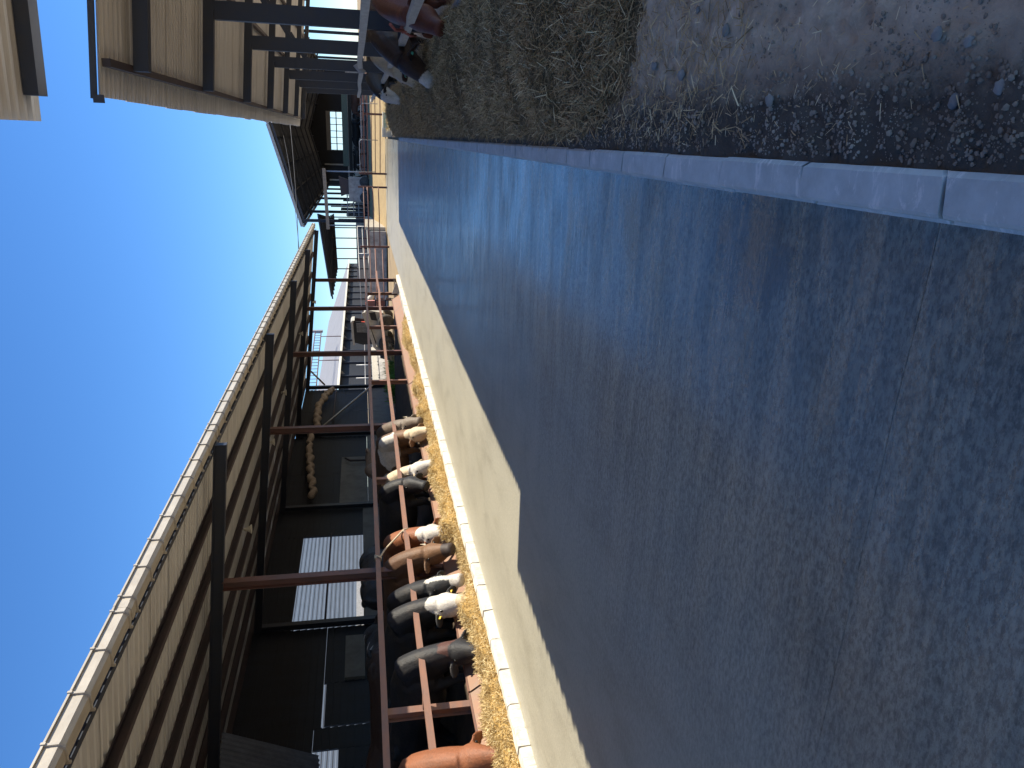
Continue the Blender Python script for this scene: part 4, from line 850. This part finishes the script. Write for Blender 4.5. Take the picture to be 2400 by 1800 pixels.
# ================================================================== CATTLE
def ring(c, d, w_, h_, n=16, upv=None, top=1.0):
    d = d.normalized(); u = Vector((0, 0, 1)) if upv is None else upv
    sd = u.cross(d)
    if sd.length < 1e-3: sd = Vector((0, 1, 0))
    sd.normalize(); u2 = d.cross(sd).normalized(); out = []
    for j in range(n):
        a = 2 * math.pi * j / n; cx, sz = math.cos(a), math.sin(a)
        ww = w_ * (1 - (1 - top) * max(0, sz) ** 2)
        out.append(c + sd * (cx * ww) + u2 * (sz * h_))
    return out
def bez(p0, p1, p2, t): return p0 * (1 - t) ** 2 + p1 * 2 * t * (1 - t) + p2 * t * t
COWS = []
def cow(W, heading, P, Mz, coat, label, group, scale=1.0, horns=0, tags=None, legs=True, zoff=0.0, tail=True, head=True, headup=None, seed=0, ear=1.0):
    """W: ground point under the withers; P, Mz: world poll and muzzle points."""
    s = scale; inv = Matrix.Rotation(-heading, 4, 'Z')
    loc = Vector((W[0], W[1], zoff))
    Pl = (inv @ (Vector(P) - loc)) / s; Ml = (inv @ (Vector(Mz) - loc)) / s
    mb = MB(); rnd = random.Random(seed)
    F = Vector((1, 0, 0))
    secs = [(-1.60, 1.10, .05, .08), (-1.56, 1.10, .16, .19), (-1.42, 1.09, .235, .27), (-1.20, 1.06, .265, .315), (-0.90, 1.00, .275, .35), (-0.60, .965, .31, .385), (-0.32, .955, .31, .40), (-0.08, .97, .265, .385), (0.10, .985, .205, .33), (0.24, 1.0, .14, .25), (0.30, 1.0, .08, .16)]
    mb.loft([ring(Vector((x, 0, z)), F, a * 1.2, b, 18, top=0.72) for x, z, a, b in secs])
    for sg in (-1, 1):
        mb.loft([ring(Vector((-1.28 + dx, sg * .20, 1.30)), F, r, r * .8, 8) for dx, r in ((-.12, .01), (-.06, .06), (0, .075), (.08, .06), (.16, .01))])
        mb.loft([ring(Vector((-.02 + dx, sg * .20, .95 - dx * .3)), F, .10 * r, .26 * r, 10) for dx, r in ((-.2, .1), (-.12, .7), (0, 1), (.12, .75), (.2, .1))])
    # neck and head
    nb0 = Vector((0.06, 0, 1.04)); hd = (Ml - Pl); L = hd.length; hd.normalize()
    side = hd.cross(Vector((1, 0, 0.001))); side = Vector((0, 1, 0)) - hd * hd.y
    side.normalize(); upn = hd.cross(side).normalized()
    if upn.dot(F) < 0 and abs(hd.z) > .7: upn = -upn; side = -side
    elif abs(hd.z) <= .7 and upn.z < 0: upn = -upn; side = -side
    pe = Pl - upn * 0.05 + hd * .02
    midp = (nb0 + pe) / 2 + Vector((0.05, 0, 0.05)); R_ = []
    for i in range(8):
        t = i / 7; c = bez(nb0, midp * 1.0 + (midp - (nb0 + pe) / 2) * .6, pe, t); d = (bez(nb0, midp, pe, min(1, t + .05)) - bez(nb0, midp, pe, max(0, t - .05)))
        R_.append(ring(c, d, .24 * (1 - t) + .155 * t, .36 * (1 - t) ** 1.1 + .225 * t ** .9, 14))
    mb.loft(R_)
    HL = 0.58; k = HL
    if head:
        hs = [(-.07, .05, .05, -.01), (-.03, .105, .095, -.02), (.08, .125, .125, -.035), (.24, .122, .140, -.05), (.42, .098, .128, -.05), (.62, .076, .10, -.035), (.80, .072, .08, -.03), (.92, .078, .075, -.03), (.985, .066, .06, -.03), (1.01, .03, .03, -.03)]
        mb.loft([ring(Pl + hd * (t * k) + upn * o_, hd, a * 1.42, b * 1.38, 14, upn) for t, a, b, o_ in hs])
        for sg in (-1, 1):           # ears, brow
            e0 = Pl + hd * 0.035 + side * (sg * .125) - upn * .02; ed = (side * sg * 1.0 - hd * (-.25) - upn * .25).normalized()
            mb.loft([ring(e0 + ed * (t * .25 * ear), ed, a * 1.3, .022, 8, hd) for t, a in ((0, .03), (.25, .06), (.55, .075), (.8, .055), (1.0, .015))])
            mb.loft([ring(Pl + hd * (.12 + dx) + side * (sg * .12) + upn * .05, hd, r, r, 8, upn) for dx, r in ((-.05, .01), (-.02, .032), (.02, .032), (.05, .01))])
            mb.loft([ring(Pl + hd * (.46 + dx) + side * (sg * .045) + upn * .0, hd, r, r, 8, upn) for dx, r in ((-.04, .01), (-.015, .03), (.015, .03), (.03, .01))])
    if legs:
        for sg in (-1, 1):
            f_ = rnd.uniform(-.08, .08)
            mb.tube([(0, sg * .16, .92), (-.03, sg * .17, .70), (.02 + f_ * .5, sg * .16, .42), (f_, sg * .16, .36), (f_, sg * .16, .16), (f_ + .01, sg * .16, .10), (f_ + .05, sg * .16, .0)], [.14, .095, .06, .055, .038, .05, .062], 10)
            h_ = rnd.uniform(-.1, .1)
            mb.tube([(-1.25, sg * .17, 1.0), (-1.18 + h_ * .3, sg * .18, .74), (-1.40 + h_, sg * .18, .48), (-1.41 + h_, sg * .18, .42), (-1.38 + h_, sg * .18, .16), (-1.36 + h_, sg * .18, .10), (-1.31 + h_, sg * .18, .0)], [.20, .135, .068, .058, .042, .05, .062], 10)
    if tail: mb.tube([(-1.52, 0, 1.30), (-1.62, .01, 1.22), (-1.66, .03, .95), (-1.65, .04, .62), (-1.64, .04, .40)], [.05, .035, .022, .03, .045], 7)
    tmp = mb.build('tmp', None); tmp.modifiers.new('r', 'REMESH').mode = 'VOXEL'; tmp.modifiers['r'].voxel_size = 0.021
    sm_ = tmp.modifiers.new('s', 'SMOOTH'); sm_.iterations = 5; sm_.factor = .5
    dg = bpy.context.evaluated_depsgraph_get(); me = bpy.data.meshes.new_from_object(tmp.evaluated_get(dg)); bpy.data.objects.remove(tmp)
    me.name = 'body'
    me.polygons.foreach_set('use_smooth', [True] * len(me.polygons))
    co = np.empty(len(me.vertices) * 3); me.vertices.foreach_get('co', co); co = co.reshape(-1, 3)
    rel = co - np.array(Pl); ht = rel @ np.array(hd); hu = rel @ np.array(upn); hsd = rel @ np.array(side)
    inhead = (ht > -.10) & (ht < .60) & (np.abs(hu + .04) < .28) & (np.abs(hsd) < .34) if head else np.zeros(len(co), bool)
    pat = fbm(co[:, 0] + seed * 3.1 + co[:, 1] * .6, co[:, 2] + seed * 1.7, 2.1, 3)
    col = np.zeros((len(co), 4)); col[:, 3] = 1
    col[:, :3] = coat(co, ht, hu, hsd, inhead, pat)
    # hooves, muzzle
    if legs: col[co[:, 2] < .055, :3] = (.03, .025, .02)
    at = me.color_attributes.new('coat', 'FLOAT_COLOR', 'POINT'); at.data.foreach_set('color', col.astype(np.float32).ravel())
    o = empty('cow', loc, heading); o.scale = (s, s, s); tag(o, label, 'cow', group)
    link('body', me, o, 'coat')
    if head:
        for sg in (-1, 1):
            e = MB().lathe([(0, -.02), (.016, -.012), (.021, 0), (.016, .012), (0, .02)], 8, tuple(Pl + hd * .145 + side * (sg * .160) + upn * .035), 'y'); e.build('eye', 'eye', o)
            if horns:
                h0 = Pl - hd * .02 + side * (sg * .06) + upn * .0; hv = side * sg
                e = MB().tube([h0, h0 + hv * .08 * horns - hd * .02, h0 + hv * .14 * horns - hd * .08 * horns + upn * .03, h0 + hv * .13 * horns - hd * .17 * horns + upn * .07], [.03, .026, .018, .004], 8); e.build('horn', 'horn', o)
        for sg, tm in (tags or []):
            ec = Pl + hd * 0.035 + side * (sg * .12) - upn * .02 + (side * sg + hd * .25 - upn * .25).normalized() * .11
            q = upn * 0.022
            a = ec + q; e = MB(); e.add([a - hd * .0 - side * .024, a - side * (-.024), a + side * .024 + hd * .055, a - side * .024 + hd * .055, a - side * .024 + upn * .006, a + side * .024 + upn * .006, a + side * .024 + hd * .055 + upn * .006, a - side * .024 + hd * .055 + upn * .006],
                                 [(0, 1, 2, 3), (7, 6, 5, 4), (0, 4, 5, 1), (1, 5, 6, 2), (2, 6, 7, 3), (3, 7, 4, 0)]); e.build('ear_tag', tm, o)
    return o
def A(c): return np.array(c)
BLK, BRN, RED, WHT, CRM, DKB, GRY = A((.022, .022, .024)), A((.19, .10, .05)), A((.27, .10, .045)), A((.62, .58, .52)), A((.60, .48, .33)), A((.05, .025, .018)), A((.20, .16, .125))
def mk(base, face=None, patch=None, pth=.56, belly=None, muzzle=None, poll=None, blaze=None, shade=None):
    def f(co, ht, hu, hs, ih, pat):
        c = np.tile(base, (len(co), 1))
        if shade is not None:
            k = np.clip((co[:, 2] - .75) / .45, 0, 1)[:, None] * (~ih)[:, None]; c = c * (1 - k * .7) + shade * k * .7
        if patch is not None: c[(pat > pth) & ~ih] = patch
        if belly is not None: c[(co[:, 2] < .62 + (pat - .5) * .5) & ~ih] = belly
        if face is not None: c[ih & (np.abs(hs) < .185 + (pat - .5) * .03) & (ht > -.06)] = face
        if poll is not None: c[ih & (ht < .07) & (np.abs(hs) < .14)] = poll
        if blaze is not None: c[ih & (np.abs(hs) < .06 + (pat - .5) * .08) & (hu > 0) & (ht > -.03)] = blaze
        if muzzle is not None: c[ih & (ht > .40)] = muzzle
        return c
    return f
PNK = A((.30, .16, .12))
GL = 'cattle feeding at the left trough'; GB = 'cattle standing behind the feeding row'; GR = 'cattle feeding at the right hay'
cow((-7.58, 7.40), -0.10, (-6.98, 7.02, .62), (-6.68, 6.72, .19), mk(RED, patch=WHT, pth=.72), 'red brown cow at the frame edge with white forehead spot', GL, 1.049, seed=1)
cow((-7.56, 9.25), -0.12, (-6.99, 9.02, .50), (-6.68, 8.58, .17), mk(BLK, poll=A((.10, .045, .035))), 'black cow with reddish curly poll, nearest whole cow', GL, 1.049, seed=2)
cow((-7.56, 10.40), -0.05, (-6.99, 10.17, .60), (-6.68, 9.80, .20), mk(BLK, face=WHT * 1.05, muzzle=CRM), 'black cow with white face and yellow ear tag', GL, 1.091, tags=[(1, 'tag'), (-1, 'tag')], seed=3)
cow((-7.66, 11.12), -0.05, (-7.0, 10.70, .69), (-6.69, 10.42, .19), mk(BLK, blaze=WHT, muzzle=WHT), 'black cow with white blaze beside the rusty post', GL, 1.049, seed=4)
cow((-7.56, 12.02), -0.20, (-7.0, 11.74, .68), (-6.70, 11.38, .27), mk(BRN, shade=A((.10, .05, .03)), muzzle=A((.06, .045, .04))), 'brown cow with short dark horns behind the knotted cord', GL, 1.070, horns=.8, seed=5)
cow((-7.62, 13.05), -0.18, (-7.0, 12.45, .60), (-6.72, 12.02, .24), mk(RED, face=WHT, poll=WHT), 'red cow with curly white poll behind the brown one', GL, 1.049, seed=6)
cow((-7.68, 15.85), -0.10, (-7.0, 15.30, .65), (-6.70, 15.05, .19), mk(CRM * 1.05, face=WHT), 'cream white cow head with small horns in the straw', GL, 1.016, horns=.7, seed=7)
cow((-7.56, 15.05), -0.10, (-7.05, 14.75, .84), (-6.90, 14.30, .48), mk(BLK), 'black cow looking down beside the cream head', GL, 1.070, seed=8)
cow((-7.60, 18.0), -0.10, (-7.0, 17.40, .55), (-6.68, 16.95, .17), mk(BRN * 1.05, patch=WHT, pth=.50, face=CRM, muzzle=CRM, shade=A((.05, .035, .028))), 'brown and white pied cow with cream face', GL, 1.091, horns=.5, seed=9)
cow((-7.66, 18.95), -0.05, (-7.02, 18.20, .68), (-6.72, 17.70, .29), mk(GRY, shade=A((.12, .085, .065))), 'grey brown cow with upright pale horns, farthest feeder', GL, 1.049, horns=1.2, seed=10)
# rear row, standing
def rear(x, y, hd_, coat, lab, sc, zo, seed, up_=1.35):
    d = Vector((math.cos(hd_), math.sin(hd_), 0)); P = Vector((x, y, zo)) + d * .62 * sc + Vector((0, 0, up_ * sc)); Mz = P + d * .36 * sc + Vector((0, 0, -.34 * sc))
    cow((x, y), hd_, P, Mz, coat, lab, GB, sc, zoff=zo, seed=seed)
rear(-8.9, 14.6, 1.75, mk(BLK), 'big black cow standing broadside behind the feeding row', 1.14, .32, 11, 1.1)
rear(-9.3, 20.5, -1.45, mk(A((.22, .14, .085)), shade=A((.17, .11, .07))), 'tan cow standing broadside behind the pied cow', 1.02, .35, 12, 1.0)
rear(-9.6, 12.9, 1.9, mk(BLK, patch=WHT, pth=.6), 'black and white cow in shadow behind the white faced cow', 1.05, .36, 13, 1.2)
rear(-10.2, 10.7, -2.5, mk(DKB), 'dark brown cow in deep shade near the pale wall panel', 1.02, .36, 14, 1.3)
rear(-9.6, 8.2, 1.3, mk(BLK, patch=WHT, pth=.56), 'black and white cow in deep shade by the frame edge', 1.05, .36, 15, 1.3)
# right row
cow((1.98, 12.6), math.pi + .30, (1.55, 11.35, .88), (1.30, 10.82, .50), mk(A((.14, .04, .022)), patch=A((.20, .06, .03))), 'dark red cow by the reddish cord, nearest on the right', GR, 1.02, seed=21)
cow((1.80, 14.75), math.pi + .95, (1.20, 13.75, .90), (.84, 13.52, .46), mk(DKB * .8, muzzle=WHT, shade=DKB), 'dark brown cow with white muzzle and green ear tag', GR, 1.08, tags=[(1, 'tag_green'), (-1, 'tag_green')], seed=22, ear=1.1)
cow((1.85, 19.3), math.pi + .6, (1.36, 18.55, .74), (1.10, 18.2, .40), mk(CRM * .8, patch=WHT, pth=.55), 'beige cow with yellow tag hidden behind the dark one', GR, 1.0, tags=[(1, 'tag')], seed=23)
cow((1.70, 24.8), math.pi + .5, (1.10, 23.9, .92), (.92, 23.6, .42), mk(BLK, face=WHT, patch=WHT, pth=.62), 'black cow with white face, farthest on the right', GR, 1.04, seed=24, horns=.5)
# far cattle in the big barn
for (x, y, h, c_, l) in [(2.6, 74, 3.0, mk(A((.14, .07, .05))), 'brown cow standing far off in the big barn'), (-1.8, 80, .3, mk(BLK, patch=WHT, pth=.55), 'black and white cow far off in the big barn'),
                         (-0.2, 76, 3.1, mk(BLK), 'black cow far off in the middle of the big barn'), (-3.8, 78, .2, mk(BLK, patch=WHT, pth=.6), 'black cow with white marks at the left of the big barn'), (1.0, 83, 3.3, mk(BLK, patch=WHT, pth=.52), 'pied cow at the rear of the big barn')]:
    d = Vector((math.cos(h), math.sin(h), 0)); P = Vector((x, y, 1.05)) + d * .75 + Vector((0, 0, .95)); Mz = P + d * .25 + Vector((0, 0, -.42))
    cow((x, y), h, P, Mz, c_, l, 'cattle in the far barn', 1.0, zoff=1.0, seed=int(y))
for (x, y, h, c_, l) in [(-10.6, 47.3, .2, mk(BLK, face=WHT, patch=WHT, pth=.5), 'black and white cow beyond the loader by the far gate')]:
    d = Vector((math.cos(h), math.sin(h), 0)); P = Vector((x, y, 0)) + d * .75 + Vector((0, 0, 1.4)); Mz = P + d * .35 + Vector((0, 0, -.3))
    cow((x, y), h, P, Mz, c_, l, 'cattle beyond the left shed', 1.0, zoff=0, seed=31)
